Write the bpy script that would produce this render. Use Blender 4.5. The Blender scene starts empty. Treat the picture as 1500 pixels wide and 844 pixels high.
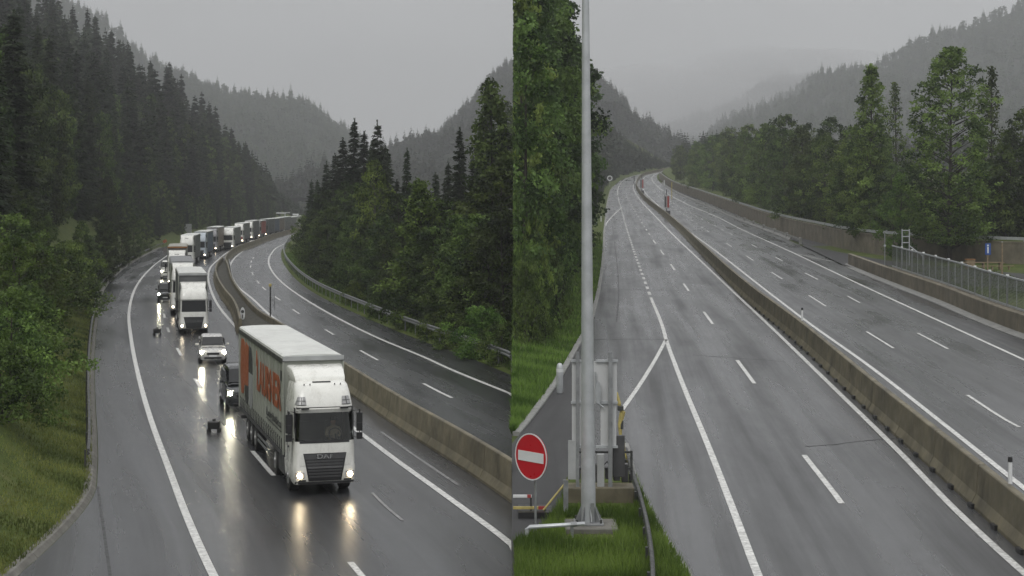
import bpy, bmesh, math, random
import numpy as np
from mathutils import Vector, Matrix
R = math.radians
C = bpy.context.scene.collection
scene = bpy.context.scene
F, CX, HY, H = 2400.0, 750.0, 290.0, 10.0     # focal length in photo pixels, centre column, horizon row, camera height

# ------------------------------------------------------------------ small maths
def pchip(pts, key=1):
    """monotone spline of the other coordinate over coordinate `key`"""
    pts = sorted(pts, key=lambda p: p[key])
    x = np.array([p[key] for p in pts], float); y = np.array([p[1 - key] for p in pts], float)
    h = np.diff(x); dl = np.diff(y) / h; n = len(x); m = np.zeros(n)
    for i in range(1, n - 1):
        if dl[i-1] * dl[i] > 0:
            w1 = 2*h[i] + h[i-1]; w2 = h[i] + 2*h[i-1]
            m[i] = (w1 + w2) / (w1/dl[i-1] + w2/dl[i])
    m[0] = dl[0]; m[-1] = dl[-1]
    def f(t):
        if t <= x[0]: return y[0] + m[0]*(t - x[0])
        if t >= x[-1]: return y[-1] + m[-1]*(t - x[-1])
        i = int(np.searchsorted(x, t) - 1); s = (t - x[i]) / h[i]
        return ((1+2*s)*(1-s)**2*y[i] + s*(1-s)**2*h[i]*m[i] + s*s*(3-2*s)*y[i+1] + s*s*(s-1)*h[i]*m[i+1])
    return f

# the two roads: the first on level ground, the second climbing away from the camera
def zr(Y):
    z = Y / 60.0
    if Y > 250: z += 10.0 * ((min(Y, 860) - 250) / 550.0) ** 2
    if Y > 860: z += 0.02 * (Y - 860)
    return z
def pyr(Y): return HY + F * (H - zr(Y)) / Y
def Yr(py):
    lo, hi = 15.0, 860.0
    for _ in range(50):
        m = .5 * (lo + hi)
        if pyr(m) > py: lo = m
        else: hi = m
    return .5 * (lo + hi)
def gl(px, py, h=0.0):                      # a point h above the level ground
    Y = F * (H - h) / (py - HY)
    return Vector(((px - CX) * Y / F, Y, h))
def gr(px, py, h=0.0):
    Y = Yr(py); return Vector(((px - CX) * Y / F, Y, zr(Y) + h))
def lineL(pts, h=0.0): return pchip([(gl(a, b, h).x, gl(a, b, h).y) for a, b in pts])
def lineR(pts): return pchip([(gr(a, b).x, gr(a, b).y) for a, b in pts])

# ------------------------------------------------------------------ materials
def nt(name):
    m = bpy.data.materials.new(name); m.use_nodes = True
    t = m.node_tree; t.nodes.clear()
    out = t.nodes.new('ShaderNodeOutputMaterial')
    return m, t, out
def N(t, kind, **kw):
    n = t.nodes.new(kind)
    for k, v in kw.items():
        if k in n.inputs: n.inputs[k].default_value = v
        else: setattr(n, k, v)
    return n
def ramp(t, fac, stops):
    r = t.nodes.new('ShaderNodeValToRGB'); e = r.color_ramp.elements
    while len(e) < len(stops): e.new(.5)
    for i, (p, c) in enumerate(stops):
        e[i].position = p; e[i].color = (*c, 1) if len(c) == 3 else c
    t.links.new(fac, r.inputs[0]); return r.outputs[0]
def g(v): return (v, v, v)
def coords(t, kind='Object', scale=(1, 1, 1)):
    c = t.nodes.new('ShaderNodeTexCoord'); m = t.nodes.new('ShaderNodeMapping')
    m.inputs['Scale'].default_value = scale
    t.links.new(c.outputs[kind], m.inputs[0]); return m.outputs[0]
def noise(t, vec, scale, detail=4, rough=.55):
    n = N(t, 'ShaderNodeTexNoise', Scale=scale, Detail=detail, Roughness=rough)
    t.links.new(vec, n.inputs['Vector']); return n.outputs[0]
def mixc(t, fac, a, b, blend='MIX'):
    m = t.nodes.new('ShaderNodeMix'); m.data_type = 'RGBA'; m.blend_type = blend
    for sock, v in ((m.inputs[0], fac), (m.inputs[6], a), (m.inputs[7], b)):
        if isinstance(v, (int, float)): sock.default_value = v
        elif isinstance(v, tuple): sock.default_value = (*v, 1)
        else: t.links.new(v, sock)
    return m.outputs[2]
def bump(t, hsock, strength, dist=.02):
    b = N(t, 'ShaderNodeBump', Strength=strength, Distance=dist)
    t.links.new(hsock, b.inputs['Height']); return b.outputs[0]
def simple(name, col, rough=.5, metal=0.0, var=.25, scale=1.5, spec=.5, coat=0.0, bumpy=0.0, grime=None):
    m, t, out = nt(name)
    p = N(t, 'ShaderNodeBsdfPrincipled', Roughness=rough, Metallic=metal)
    p.inputs['Specular IOR Level'].default_value = spec; p.inputs['Coat Weight'].default_value = coat
    v = coords(t); n = noise(t, v, scale, 5, .6)
    lo = tuple(c * (1 - var) for c in col); hi = tuple(min(1, c * (1 + var * .6)) for c in col)
    c = ramp(t, n, [(.3, lo), (.7, hi)])
    if grime:
        n2 = noise(t, coords(t, 'Object', (1, 1, .25)), scale * 2.3, 6, .7)
        f = ramp(t, n2, [(.5, g(0)), (.75, g(.6))])
        c = mixc(t, f, c, grime)
    t.links.new(c, p.inputs['Base Color'])
    rr = ramp(t, noise(t, v, scale * 3, 3), [(.3, g(max(.03, rough - .12))), (.7, g(min(1, rough + .12)))])
    t.links.new(rr, p.inputs['Roughness'])
    if bumpy: t.links.new(bump(t, noise(t, v, scale * 14, 4), bumpy), p.inputs['Normal'])
    t.links.new(p.outputs[0], out.inputs[0]); return m
def emit(name, col, s):
    m, t, out = nt(name); e = N(t, 'ShaderNodeEmission', Color=(*col, 1), Strength=s)
    t.links.new(e.outputs[0], out.inputs[0]); return m

def asphalt(name, base, wet_lo, wet_hi, streak):
    """wet asphalt: fine grain, wheel-track streaks along the lanes, damp patches with a smoother film"""
    m, t, out = nt(name)
    p = N(t, 'ShaderNodeBsdfPrincipled')
    v = coords(t); sv = coords(t, 'UV', (.8, .018, 1)); pv = coords(t, 'UV', (.22, .045, 1))
    grain = noise(t, v, 60, 3, .7); med = noise(t, v, 1.3, 6, .65)
    st = noise(t, sv, 1.0, 5, .55); pa = noise(t, pv, 1.0, 5, .6)
    c = ramp(t, med, [(.25, tuple(x * .7 for x in base)), (.75, tuple(x * 1.35 for x in base))])
    c = mixc(t, ramp(t, grain, [(.35, g(0)), (.7, g(.5))]), c, tuple(x * 1.9 for x in base))
    c = mixc(t, ramp(t, st, [(.42, g(0)), (.62, g(streak))]), c, tuple(x * .32 for x in base))
    c = mixc(t, ramp(t, noise(t, pv, 1.7, 4, .5), [(.45, g(0)), (.7, g(.5))]), c, tuple(x * 1.7 for x in base))
    t.links.new(c, p.inputs['Base Color'])
    # the film of water
    add = t.nodes.new('ShaderNodeMath'); add.operation = 'ADD'; add.use_clamp = True
    h1 = N(t, 'ShaderNodeMath', operation='MULTIPLY'); h1.inputs[1].default_value = .5
    h2 = N(t, 'ShaderNodeMath', operation='MULTIPLY'); h2.inputs[1].default_value = .5
    t.links.new(st, h1.inputs[0]); t.links.new(pa, h2.inputs[0])
    t.links.new(h1.outputs[0], add.inputs[0]); t.links.new(h2.outputs[0], add.inputs[1])
    rr = ramp(t, add.outputs[0], [(.38, g(wet_lo)), (.62, g(wet_hi))])
    t.links.new(rr, p.inputs['Roughness'])
    p.inputs['Specular IOR Level'].default_value = .62
    t.links.new(bump(t, grain, .22, .012), p.inputs['Normal'])
    t.links.new(p.outputs[0], out.inputs[0]); return m

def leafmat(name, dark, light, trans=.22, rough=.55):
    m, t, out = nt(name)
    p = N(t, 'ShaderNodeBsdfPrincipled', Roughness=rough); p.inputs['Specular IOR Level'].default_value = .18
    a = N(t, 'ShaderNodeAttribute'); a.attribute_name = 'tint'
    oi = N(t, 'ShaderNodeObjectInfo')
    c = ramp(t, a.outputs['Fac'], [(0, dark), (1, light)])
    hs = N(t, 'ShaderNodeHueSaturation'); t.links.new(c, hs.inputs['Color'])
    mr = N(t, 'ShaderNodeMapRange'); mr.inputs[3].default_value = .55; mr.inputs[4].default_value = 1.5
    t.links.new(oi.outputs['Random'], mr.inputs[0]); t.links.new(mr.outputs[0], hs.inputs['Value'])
    mh = N(t, 'ShaderNodeMapRange'); mh.inputs[3].default_value = .485; mh.inputs[4].default_value = .512
    mm = N(t, 'ShaderNodeMath', operation='FRACT'); m7 = N(t, 'ShaderNodeMath', operation='MULTIPLY'); m7.inputs[1].default_value = 7.3
    t.links.new(oi.outputs['Random'], m7.inputs[0]); t.links.new(m7.outputs[0], mm.inputs[0]); t.links.new(mm.outputs[0], mh.inputs[0])
    t.links.new(mh.outputs[0], hs.inputs['Hue'])
    t.links.new(hs.outputs[0], p.inputs['Base Color'])
    tr = N(t, 'ShaderNodeBsdfTranslucent'); t.links.new(hs.outputs[0], tr.inputs[0])
    mx = N(t, 'ShaderNodeMixShader'); mx.inputs[0].default_value = trans
    t.links.new(p.outputs[0], mx.inputs[1]); t.links.new(tr.outputs[0], mx.inputs[2])
    t.links.new(mx.outputs[0], out.inputs[0]); return m
def groundmat(name, cols, scale=.6):
    m, t, out = nt(name)
    p = N(t, 'ShaderNodeBsdfPrincipled', Roughness=.85); p.inputs['Specular IOR Level'].default_value = .15
    v = coords(t); n = noise(t, v, scale, 8, .7); n2 = noise(t, v, scale * 9, 5, .7)
    c = ramp(t, n, [(.3, cols[0]), (.5, cols[1]), (.7, cols[2])])
    c = mixc(t, ramp(t, n2, [(.4, g(0)), (.7, g(.6))]), c, cols[0])
    t.links.new(c, p.inputs['Base Color']); t.links.new(bump(t, n2, .6, .08), p.inputs['Normal'])
    t.links.new(p.outputs[0], out.inputs[0]); return m
def glassmat(name, tint=.45):
    m, t, out = nt(name)
    tr = N(t, 'ShaderNodeBsdfTransparent', Color=(tint, tint * 1.03, tint, 1))
    gl_ = N(t, 'ShaderNodeBsdfGlossy', Roughness=.03)
    fr = N(t, 'ShaderNodeFresnel', IOR=1.5); mx = N(t, 'ShaderNodeMixShader')
    t.links.new(fr.outputs[0], mx.inputs[0]); t.links.new(tr.outputs[0], mx.inputs[1]); t.links.new(gl_.outputs[0], mx.inputs[2])
    t.links.new(mx.outputs[0], out.inputs[0]); return m

M = {}
M['asphalt_a'] = asphalt('wet_asphalt_dark', (.030, .031, .034), .15, .36, .8)
M['asphalt_b'] = asphalt('wet_asphalt_grey', (.050, .051, .054), .15, .46, .9)
M['asphalt_ramp'] = asphalt('wet_asphalt_ramp', (.014, .014, .015), .6, .85, .3)
M['paint'] = simple('road_paint', (.60, .60, .58), .42, var=.5, scale=6, grime=(.10, .10, .10))
M['paint_old'] = simple('worn_road_paint', (.2, .2, .2), .4, var=.5, scale=3)
M['concrete'] = simple('wet_concrete', (.135, .118, .076), .6, var=.5, scale=.7, bumpy=.3, grime=(.028, .026, .015))
M['concrete_light'] = simple('pale_concrete', (.26, .26, .245), .6, var=.35, scale=1.2, bumpy=.25, grime=(.09, .085, .07))
M['footing'] = simple('damp_concrete', (.13, .125, .11), .7, var=.4, scale=1.5, bumpy=.3, grime=(.05, .055, .035))
M['wallcon'] = simple('stained_wall_concrete', (.17, .15, .11), .75, var=.4, scale=.5, bumpy=.2, grime=(.05, .045, .032))
M['kerb'] = simple('kerb_stone', (.20, .20, .19), .55, var=.35, scale=2, bumpy=.2)
M['steel'] = simple('galvanised_steel', (.30, .31, .315), .42, .55, var=.3, scale=3)
M['steel_dark'] = simple('weathered_steel', (.07, .072, .07), .5, .5, var=.4, scale=2)
M['steel_pale'] = simple('painted_steel', (.43, .45, .46), .4, .25, var=.2, scale=2)
M['alu'] = simple('aluminium_sheet', (.36, .37, .37), .5, .1, var=.22, scale=1.2)
M['sheet'] = simple('grey_sheet_metal', (.56, .57, .57), .45, .15, var=.07, scale=.4)
M['soil'] = simple('mossy_median', (.035, .033, .022), .8, var=.5, scale=1.2, bumpy=.5)
M['grass_ground'] = groundmat('verge_soil', [(.032, .046, .011), (.07, .095, .02), (.11, .115, .04)])
M['forest_floor'] = groundmat('forest_floor', [(.010, .011, .007), (.016, .018, .009), (.025, .024, .014)])
M['hill_ground'] = groundmat('hill_ground', [(.012, .017, .010), (.018, .024, .012), (.022, .027, .014)], .05)
M['white'] = simple('white_truck_paint', (.70, .70, .66), .3, var=.10, scale=1.1, coat=.3, grime=(.40, .385, .34))
M['offwhite'] = simple('dirty_white_tarpaulin', (.33, .345, .30), .5, var=.1, scale=.5, grime=(.24, .25, .21))
M['roofsheet'] = simple('pale_trailer_roof', (.62, .63, .60), .4, var=.12, scale=.7, grime=(.42, .42, .39))
M['black'] = simple('black_plastic', (.016, .016, .017), .4, var=.3)
M['grille'] = simple('dark_grille', (.028, .029, .03), .35, var=.3)
M['darkgrey'] = simple('dark_grey_plastic', (.06, .06, .062), .45, var=.3)
M['rubber'] = simple('tyre_rubber', (.018, .018, .018), .7, var=.3)
M['rim'] = simple('wheel_rim', (.35, .35, .35), .4, .6, var=.25)
M['glassdark'] = simple('dark_glass', (.010, .011, .012), .12, var=.2, spec=.3)
M['mesh_green'] = simple('grey_green_mesh', (.12, .135, .12), .5, .3, var=.25)
M['glass'] = glassmat('windscreen_glass', .8)
M['interior'] = simple('cab_interior', (.035, .035, .036), .8, var=.4)
M['lamp'] = emit('headlight_on', (1, .80, .52), 70)
M['lamp_white'] = emit('car_headlight_on', (1, .94, .70), 220)
M['lamp_small'] = emit('marker_lamp_on', (1, .84, .6), 20)
M['lens'] = simple('lamp_glass', (.28, .28, .28), .12, var=.35, scale=9, spec=.8)
M['chrome'] = simple('bare_metal', (.5, .5, .5), .25, .8, var=.15)
M['orange'] = simple('orange_print', (.36, .095, .035), .5, var=.12)
M['charcoal'] = simple('charcoal_print', (.045, .047, .047), .5, var=.15)
M['silver'] = simple('silver_car_paint', (.50, .495, .48), .3, .3, var=.08, coat=.4)
M['carblack'] = simple('black_car_paint', (.018, .02, .022), .2, .2, var=.2, coat=.6)
M['red'] = simple('sign_red', (.46, .012, .022), .38, var=.1)
M['signwhite'] = simple('sign_white', (.66, .67, .67), .4, var=.08)
M['blue'] = simple('sign_blue', (.02, .07, .27), .4, var=.1)
M['yellow'] = simple('faded_yellow', (.46, .38, .13), .5, var=.3, scale=5, grime=(.22, .18, .1))
M['dull_red'] = simple('dull_red_strip', (.30, .035, .03), .5, var=.3)
M['wood'] = simple('weathered_wood', (.22, .165, .10), .7, var=.35, scale=6)
M['bark'] = simple('bark', (.035, .030, .024), .85, var=.5, scale=5, bumpy=.6)
M['bark_pale'] = simple('pale_bark', (.09, .085, .075), .8, var=.5, scale=6, bumpy=.5)
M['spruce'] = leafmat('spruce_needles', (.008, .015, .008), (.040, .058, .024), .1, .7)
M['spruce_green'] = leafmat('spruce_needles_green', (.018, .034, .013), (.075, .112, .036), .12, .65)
M['leaf'] = leafmat('broad_leaves', (.014, .030, .007), (.165, .240, .054), .34)
M['leaf_screen'] = leafmat('screen_leaves', (.014, .032, .009), (.130, .225, .060), .36)
M['leaf_dark'] = leafmat('dark_broad_leaves', (.010, .021, .007), (.105, .155, .042), .3)
M['leaf_fresh'] = leafmat('fresh_broad_leaves', (.026, .058, .010), (.130, .205, .040), .32)
M['far_tree'] = leafmat('far_forest', (.012, .021, .010), (.042, .060, .027), .08, .8)
M['blade'] = leafmat('grass_blades', (.042, .080, .012), (.145, .225, .045), .35)
M['blade_dry'] = leafmat('verge_grass_blades', (.05, .066, .016), (.20, .215, .062), .38)

# ------------------------------------------------------------------ objects
def tag(o, label=None, cat=None, group=None, kind=None):
    if label: o['label'] = label
    if cat: o['category'] = cat
    if group: o['group'] = group
    if kind: o['kind'] = kind
    return o
def empty(name, loc=(0, 0, 0), rz=0.0, label=None, cat=None, group=None):
    o = bpy.data.objects.new(name, None); C.objects.link(o)
    o.location = loc; o.rotation_euler = (0, 0, rz); o.empty_display_size = .3
    return tag(o, label, cat, group)
def link(name, me, parent=None):
    o = bpy.data.objects.new(name, me); C.objects.link(o)
    if parent: o.parent = parent
    return o
def copy_tree(o, parent=None):
    c = o.copy(); C.objects.link(c)
    if parent: c.parent = parent
    for ch in list(o.children): copy_tree(ch, c)
    return c

class MB:
    def __init__(s): s.v = []; s.f = []
    def add(s, vs, fs):
        b = len(s.v); s.v += [tuple(v) for v in vs]; s.f += [tuple(b + i for i in f) for f in fs]; return s
    def box(s, c, d, rot=None):
        x, y, z = d[0]/2, d[1]/2, d[2]/2
        vs = [Vector((a*x, b*y, e*z)) for e in (-1, 1) for a, b in ((-1,-1),(1,-1),(1,1),(-1,1))]
        if rot is not None: vs = [rot @ v for v in vs]
        return s.add([v + Vector(c) for v in vs], [(3,2,1,0),(4,5,6,7),(0,1,5,4),(1,2,6,5),(2,3,7,6),(3,0,4,7)])
    def tube(s, pts, rad, n=8, cap=True):
        pts = [Vector(p) for p in pts]; rad = rad if isinstance(rad, (list, tuple)) else [rad] * len(pts)
        rings = []
        for i, p in enumerate(pts):
            t = (pts[min(i+1, len(pts)-1)] - pts[max(i-1, 0)]).normalized()
            u = t.orthogonal().normalized() if abs(t.z) > .98 else Vector((-t.y, t.x, 0)).normalized()
            if i and rings:
                pass
            w = t.cross(u)
            rings.append([p + rad[i]*(math.cos(2*math.pi*k/n)*u + math.sin(2*math.pi*k/n)*w) for k in range(n)])
        return s.loft(rings, cap)
    def loft(s, rings, cap=True, closed=True):
        n = len(rings[0]); vs = [v for r in rings for v in r]; fs = []
        for i in range(len(rings)-1):
            for k in range(n if closed else n-1):
                fs.append((i*n+k, i*n+(k+1) % n, (i+1)*n+(k+1) % n, (i+1)*n+k))
        if cap:
            fs.append(tuple(range(n-1, -1, -1))); fs.append(tuple((len(rings)-1)*n + k for k in range(n)))
        return s.add(vs, fs)
    def prism(s, poly, a, b, axis='x'):
        """extrude a 2-D polygon from a to b along an axis"""
        def P(u, v, w): return {'x': (w, u, v), 'y': (u, w, v), 'z': (u, v, w)}[axis]
        n = len(poly)
        return s.add([P(u, v, a) for u, v in poly] + [P(u, v, b) for u, v in poly],
                     [tuple(range(n)), tuple(range(2*n-1, n-1, -1))] + [(k, n+k, n+(k+1) % n, (k+1) % n) for k in range(n)])
    def sweep(s, path, prof, cap=True):
        rings = []
        for i, p in enumerate(path):
            t = path[min(i+1, len(path)-1)] - path[max(i-1, 0)]; t.z = 0; t.normalize()
            r = Vector((t.y, -t.x, 0))
            rings.append([p + r*u + Vector((0, 0, v)) for u, v in prof])
        return s.loft(rings, cap)
    def cyl_x(s, c, r, w, n=20, r2=None):
        c = Vector(c); r2 = r2 or r
        return s.loft([[c + Vector((x, rr*math.cos(2*math.pi*k/n), rr*math.sin(2*math.pi*k/n))) for k in range(n)]
                       for x, rr in ((-w/2, r*.94), (-w/2+.03, r), (w/2-.03, r2), (w/2, r2*.94))])
    def mesh(s, name, mat, bevel=0.0, smooth=False, seg=2):
        me = bpy.data.meshes.new(name); me.from_pydata(s.v, [], s.f); me.materials.append(mat)
        bm = bmesh.new(); bm.from_mesh(me)
        bmesh.ops.recalc_face_normals(bm, faces=bm.faces)
        if bevel:
            es = [e for e in bm.edges if len(e.link_faces) == 2 and e.calc_face_angle(0) > R(35)]
            bmesh.ops.bevel(bm, geom=es, offset=bevel, segments=seg, profile=.5, affect='EDGES', clamp_overlap=True)
        if smooth:
            for f in bm.faces: f.smooth = True
            for e in bm.edges:
                if len(e.link_faces) == 2 and e.calc_face_angle(0) > R(40): e.smooth = False
        bm.to_mesh(me); bm.free(); return me
    def build(s, name, mat, parent=None, bevel=0.0, smooth=False, **k):
        return link(name, s.mesh(name, mat, bevel, smooth), parent)

def struct(o): o['kind'] = 'structure'; return o
def npmesh(name, v, quads, mat, tint=None):
    """fast mesh of quads (or triangles) from numpy arrays"""
    me = bpy.data.meshes.new(name); k = quads.shape[1]
    me.vertices.add(len(v)); me.vertices.foreach_set('co', np.ascontiguousarray(v, np.float32).ravel())
    me.loops.add(quads.size); me.loops.foreach_set('vertex_index', np.ascontiguousarray(quads, np.int32).ravel())
    me.polygons.add(len(quads)); me.polygons.foreach_set('loop_start', np.arange(0, quads.size, k, dtype=np.int32))
    me.polygons.foreach_set('loop_total', np.full(len(quads), k, np.int32))
    if tint is not None:
        a = me.attributes.new('tint', 'FLOAT', 'POINT'); a.data.foreach_set('value', np.ascontiguousarray(tint, np.float32))
    me.materials.append(mat); me.update(calc_edges=True); me.validate(); return me
def textmesh(name, body, size, mat, extrude=.004, bold=0.0):
    cu = bpy.data.curves.new('lettering', 'FONT'); cu.body = body; cu.size = size; cu.extrude = extrude; cu.offset = bold
    cu.align_x = 'CENTER'; cu.align_y = 'CENTER'
    o = bpy.data.objects.new('lettering', cu); C.objects.link(o)
    dg = bpy.context.evaluated_depsgraph_get(); me = bpy.data.meshes.new_from_object(o.evaluated_get(dg))
    bpy.data.objects.remove(o); me.name = name; me.materials.clear(); me.materials.append(mat); return me
# ================================================================== road geometry (plan curves X(Y))
# --- the motorway with the lorry queue (level)
XL = lineL([(-120,1000),(29,841),(64,810),(110,764),(137,727),(143,690),(143,640),(140,590),(139,526),(143,474),(155,422),(187,390),(220,371),(240,362),(345,340),(374,334),(445,324.3),(523,316.7),(591,311.8)])
LEDGE = lineL([(400,1000),(312,842),(275,760),(250,694),(221,615),(203,552),(191.6,493),(189,458),(200,419),(217,397),(236,381),(262,366),(362,341),(392,334),(462,324.3),(540,316.7)])
LMID = lineL([(650,990),(520,832),(385,679),(290,562),(262,515),(245,480),(240,455),(243,430),(262,395),(285,376),(310,363),(345,351),(405,337)])
LRIGHT = lineL([(860,900),(748,797),(665,735),(580,674),(531,637),(470,592),(400,535),(348,482),(320,448),(308,422),(305,405),(309,391),(318,382),(330,372),(350,360.5),(390,347),(430,338)])
RB_L = lineL([(450,500),(396,462),(371,439),(348,419.5),(339,402),(337.5,388),(345,377),(362,364.5),(382,355),(432,341.5),(500,331)])
RB_R = lineL([(860,622),(748,577),(656,539.5),(627,526),(553,495),(485,461),(434,430),(412,413),(399,398),(393.5,384),(396,374),(410,360.5),(432,352.6),(500,338)])
RB_D = lineL([(740,612),(662,583),(620,562),(540,520.5),(483,487),(434,457),(410.5,440),(387,423),(370,401),(367,390),(371,378),(386,366),(432,346),(500,334)])
XR0 = lineL([(748,549),(680,521),(615,498),(535,465),(465,432),(440,415),(421,395),(412,377),(415,363),(432,350),(500,336)])
def XR(Y): return min(0.0, XR0(Y)) if Y > 93 else 0.0
def crestL(pts, h): return pchip([(gl(a, b, h).x, gl(a, b, h).y) for a, b in pts])
XB = crestL([(860,745),(748,672),(680,632),(600,588),(508,533),(410,472),(382,456),(359,434),(342,411),(334,388),(331,374.5),(348,360.5),(371,352.8),(399,343),(432,334.5)], 1.25)
XA = crestL([(352,467),(347.5,450),(341,437),(329,422.6),(319,406),(316,393),(320,382),(330,373.5)], 1.1)
# --- the second motorway (climbing)
XK = lineR([(750,650),(780,614),(815,566),(853,499),(866,475),(875,445),(883,399),(886.7,333),(891.5,290),(896.5,276),(916,261),(959.5,250.5)])
RL = lineR([(1180,1010),(1110,842),(1075,750),(1040,660),(1000,563),(975,495),(971,480),(953,435),(910,306),(905,286),(906.5,273),(916,263),(936,256),(963,250.5)])
RM = lineR([(1420,1040),(1320,872),(1233,738),(1178,667),(1105,562),(1080,528),(1044,475),(1031,457),(1005,421),(985,391),(957,352),(937,321),(925,301),(917,282),(920,270),(934,260),(964,251)])
RBAR = lineR([(1600,925),(1497,837),(1416,763),(1318,663),(1210.5,558),(1130,480),(1075.6,429),(1026,382),(993,351),(959.5,316.5),(936,291),(928,276),(932,264),(940,258),(966,251.2)])
BASE = lineR([(1600,905),(1497,811),(1395,716),(1274,605),(1163,500),(1100,447),(1024,371),(993,338),(969.5,316),(943,293),(931,274),(934,263.5),(943,257),(968,251)])
R2L = lineR([(1600,795),(1497,713),(1395,631.6),(1274,537),(1192,478.6),(1135,435.5),(1046,366),(994,327.7),(960,297),(945,282),(940,268),(946,258.5),(972,251)])
R2R = lineR([(1640,592),(1497,526),(1260,417),(1224,400),(1158.5,369),(1092,339),(1046,316),(1009,300.5),(983,287),(963,273),(955,262),(959,256),(976,251)])
R2A = lineR([(1640,690),(1493,626),(1417,579),(1309,510.5),(1269.5,486),(1210,449),(1185,433),(1146,409),(1093,375),(1064,356.5),(1034,337),(1000,313),(968,290),(950,271),(950,259),(974,251)])
R2B = lineR([(1640,650),(1500,573),(1389,511.6),(1344,488),(1260,444),(1198,409.6),(1179,400),(1136,377),(1101,358.5),(1065,340),(1030,322),(993,302),(968,283),(953,267),(954,258),(975,251)])
XO = lineR([(1640,545),(1497,497),(1427,470),(1373,446),(1300,417),(1240,392),(1200,372),(1168,357.5),(1135,344),(1072,319),(1036,303),(993,284.6),(966,266),(964,255),(978,251)])
def XKc(Y): return max(0.0, XK(Y)) if Y > 60.5 else 0.0
WALL_PTS = [(982,251.5),(968,256),(966,262),(986,277),(1026,293),(1075,313),(1142,340),(1205,358),(1240,367),(1296,376),(1400,384),(1497,389),(1640,394)]
WALL = lineR(WALL_PTS)

def rows(a, b, r=1.03, mx=8.0, mn=.5):
    out = [a]
    while out[-1] < b: out.append(out[-1] + min(mx, max(mn, out[-1]*(r-1))))
    out[-1] = b; return out
def strip(name, fa, fb, Ys, zf, mat, n=1, h=0.0, track=None):
    """a sheet between two plan curves"""
    v, f = [], []
    for Y in Ys:
        a, b = fa(Y), fb(Y)
        for k in range(n+1): v.append((a + (b-a)*k/n, Y, zf(Y) + h))
    w = n+1
    for i in range(len(Ys)-1):
        for k in range(n): f.append((i*w+k, i*w+k+1, (i+1)*w+k+1, (i+1)*w+k))
    me = bpy.data.meshes.new(name); me.from_pydata(v, [], f); me.materials.append(mat)
    uv = me.uv_layers.new(name='UVMap'); x0 = fa if not track else track
    co = [(p[0]-x0(p[1]), p[1]) for p in v]
    uv.data.foreach_set('uv', [c for l in me.loops for c in co[l.vertex_index]])
    return link(name, me)
flat = lambda Y: 0.0
class Ribbon:
    def __init__(s): s.v, s.f = [], []
    def run(s, fn, y0, y1, w, zf, h=.012, clip=None):
        Ys = rows(y0, y1, 1.015, 4, .4); b = len(s.v)
        for Y in Ys:
            e = .5; dx = (fn(Y+e)-fn(Y-e))/(2*e); L = math.hypot(dx, 1)
            x = fn(Y); hw = w/2*L
            x0, x1 = x-hw, x+hw
            if clip is not None: x0, x1 = min(x0, clip), min(x1, clip)
            s.v += [(x0, Y, zf(Y)+h), (x1, Y, zf(Y)+h)]
        s.f += [(b+2*i, b+2*i+1, b+2*i+3, b+2*i+2) for i in range(len(Ys)-1)]
    def poly(s, pts):
        b = len(s.v); s.v += [tuple(p) for p in pts]; s.f.append(tuple(range(b, b+len(pts))))
    def build(s, name, mat):
        me = bpy.data.meshes.new(name); me.from_pydata(s.v, [], s.f); me.materials.append(mat); return link(name, me)

# ------------------------------------------------------------------ terrain
def bank(d):                                    # height of the left hillside at distance d from the asphalt
    return .3*d if d < 2 else (.6 + .82*(d-2) if d < 70 else 56.4 + .10*(d-70) - .0008*(d-70)**2)
def bankY(d, Y): return bank(d)*(1 if Y < 640 else max(.08, 1-(Y-640)/190))
def rightbank(d, Y): return .10*d if d < 3 else .3 + .05*(d-3)
def hash2(x, y): return (math.sin(x*12.9898 + y*78.233)*43758.5453) % 1.0
def terrain_left():
    Ys = rows(16, 1300, 1.03, 12); ds = [0, .4, 1, 2, 3, 4.5, 6, 8, 11, 15, 20, 28, 40, 55, 75, 100, 140, 200, 300]
    es = [0, .15, .3, .5, .7, .85, 1.0]
    v, f = [], []; w = None
    for Y in Ys:
        xl, xr = XL(Y), XR(Y); row = []
        for d in reversed(ds):
            row.append((xl-d, Y, bankY(d, Y)*(.93+.14*hash2(int(Y/9), int(d))) - (.03 if d == 0 else 0)))
        for k in (0.02, .5, .98): row.append((xl+(xr-xl)*k, Y, -.25))
        for e in es:
            x = xr + (0-xr)*e; row.append((x, Y, rightbank(x-xr, Y)-.03))
        w = len(row); v += row
    for i in range(len(Ys)-1):
        for k in range(w-1): f.append((i*w+k, i*w+k+1, (i+1)*w+k+1, (i+1)*w+k))
    me = bpy.data.meshes.new('ground'); me.from_pydata(v, [], f); me.materials.append(M['grass_ground'])
    for p in me.polygons: p.use_smooth = True
    return struct(link('ground', me))
terrain_left()
WALL_H = 2.4
def right_slope(d, Y):                          # height of the wooded slope left of the second motorway
    k = min(1.0, max(0.0, (Y-140)/150.0))
    return .12*d if d < 4 else .48 + min(d-4, 22)*(.12 + .5*k)
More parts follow.
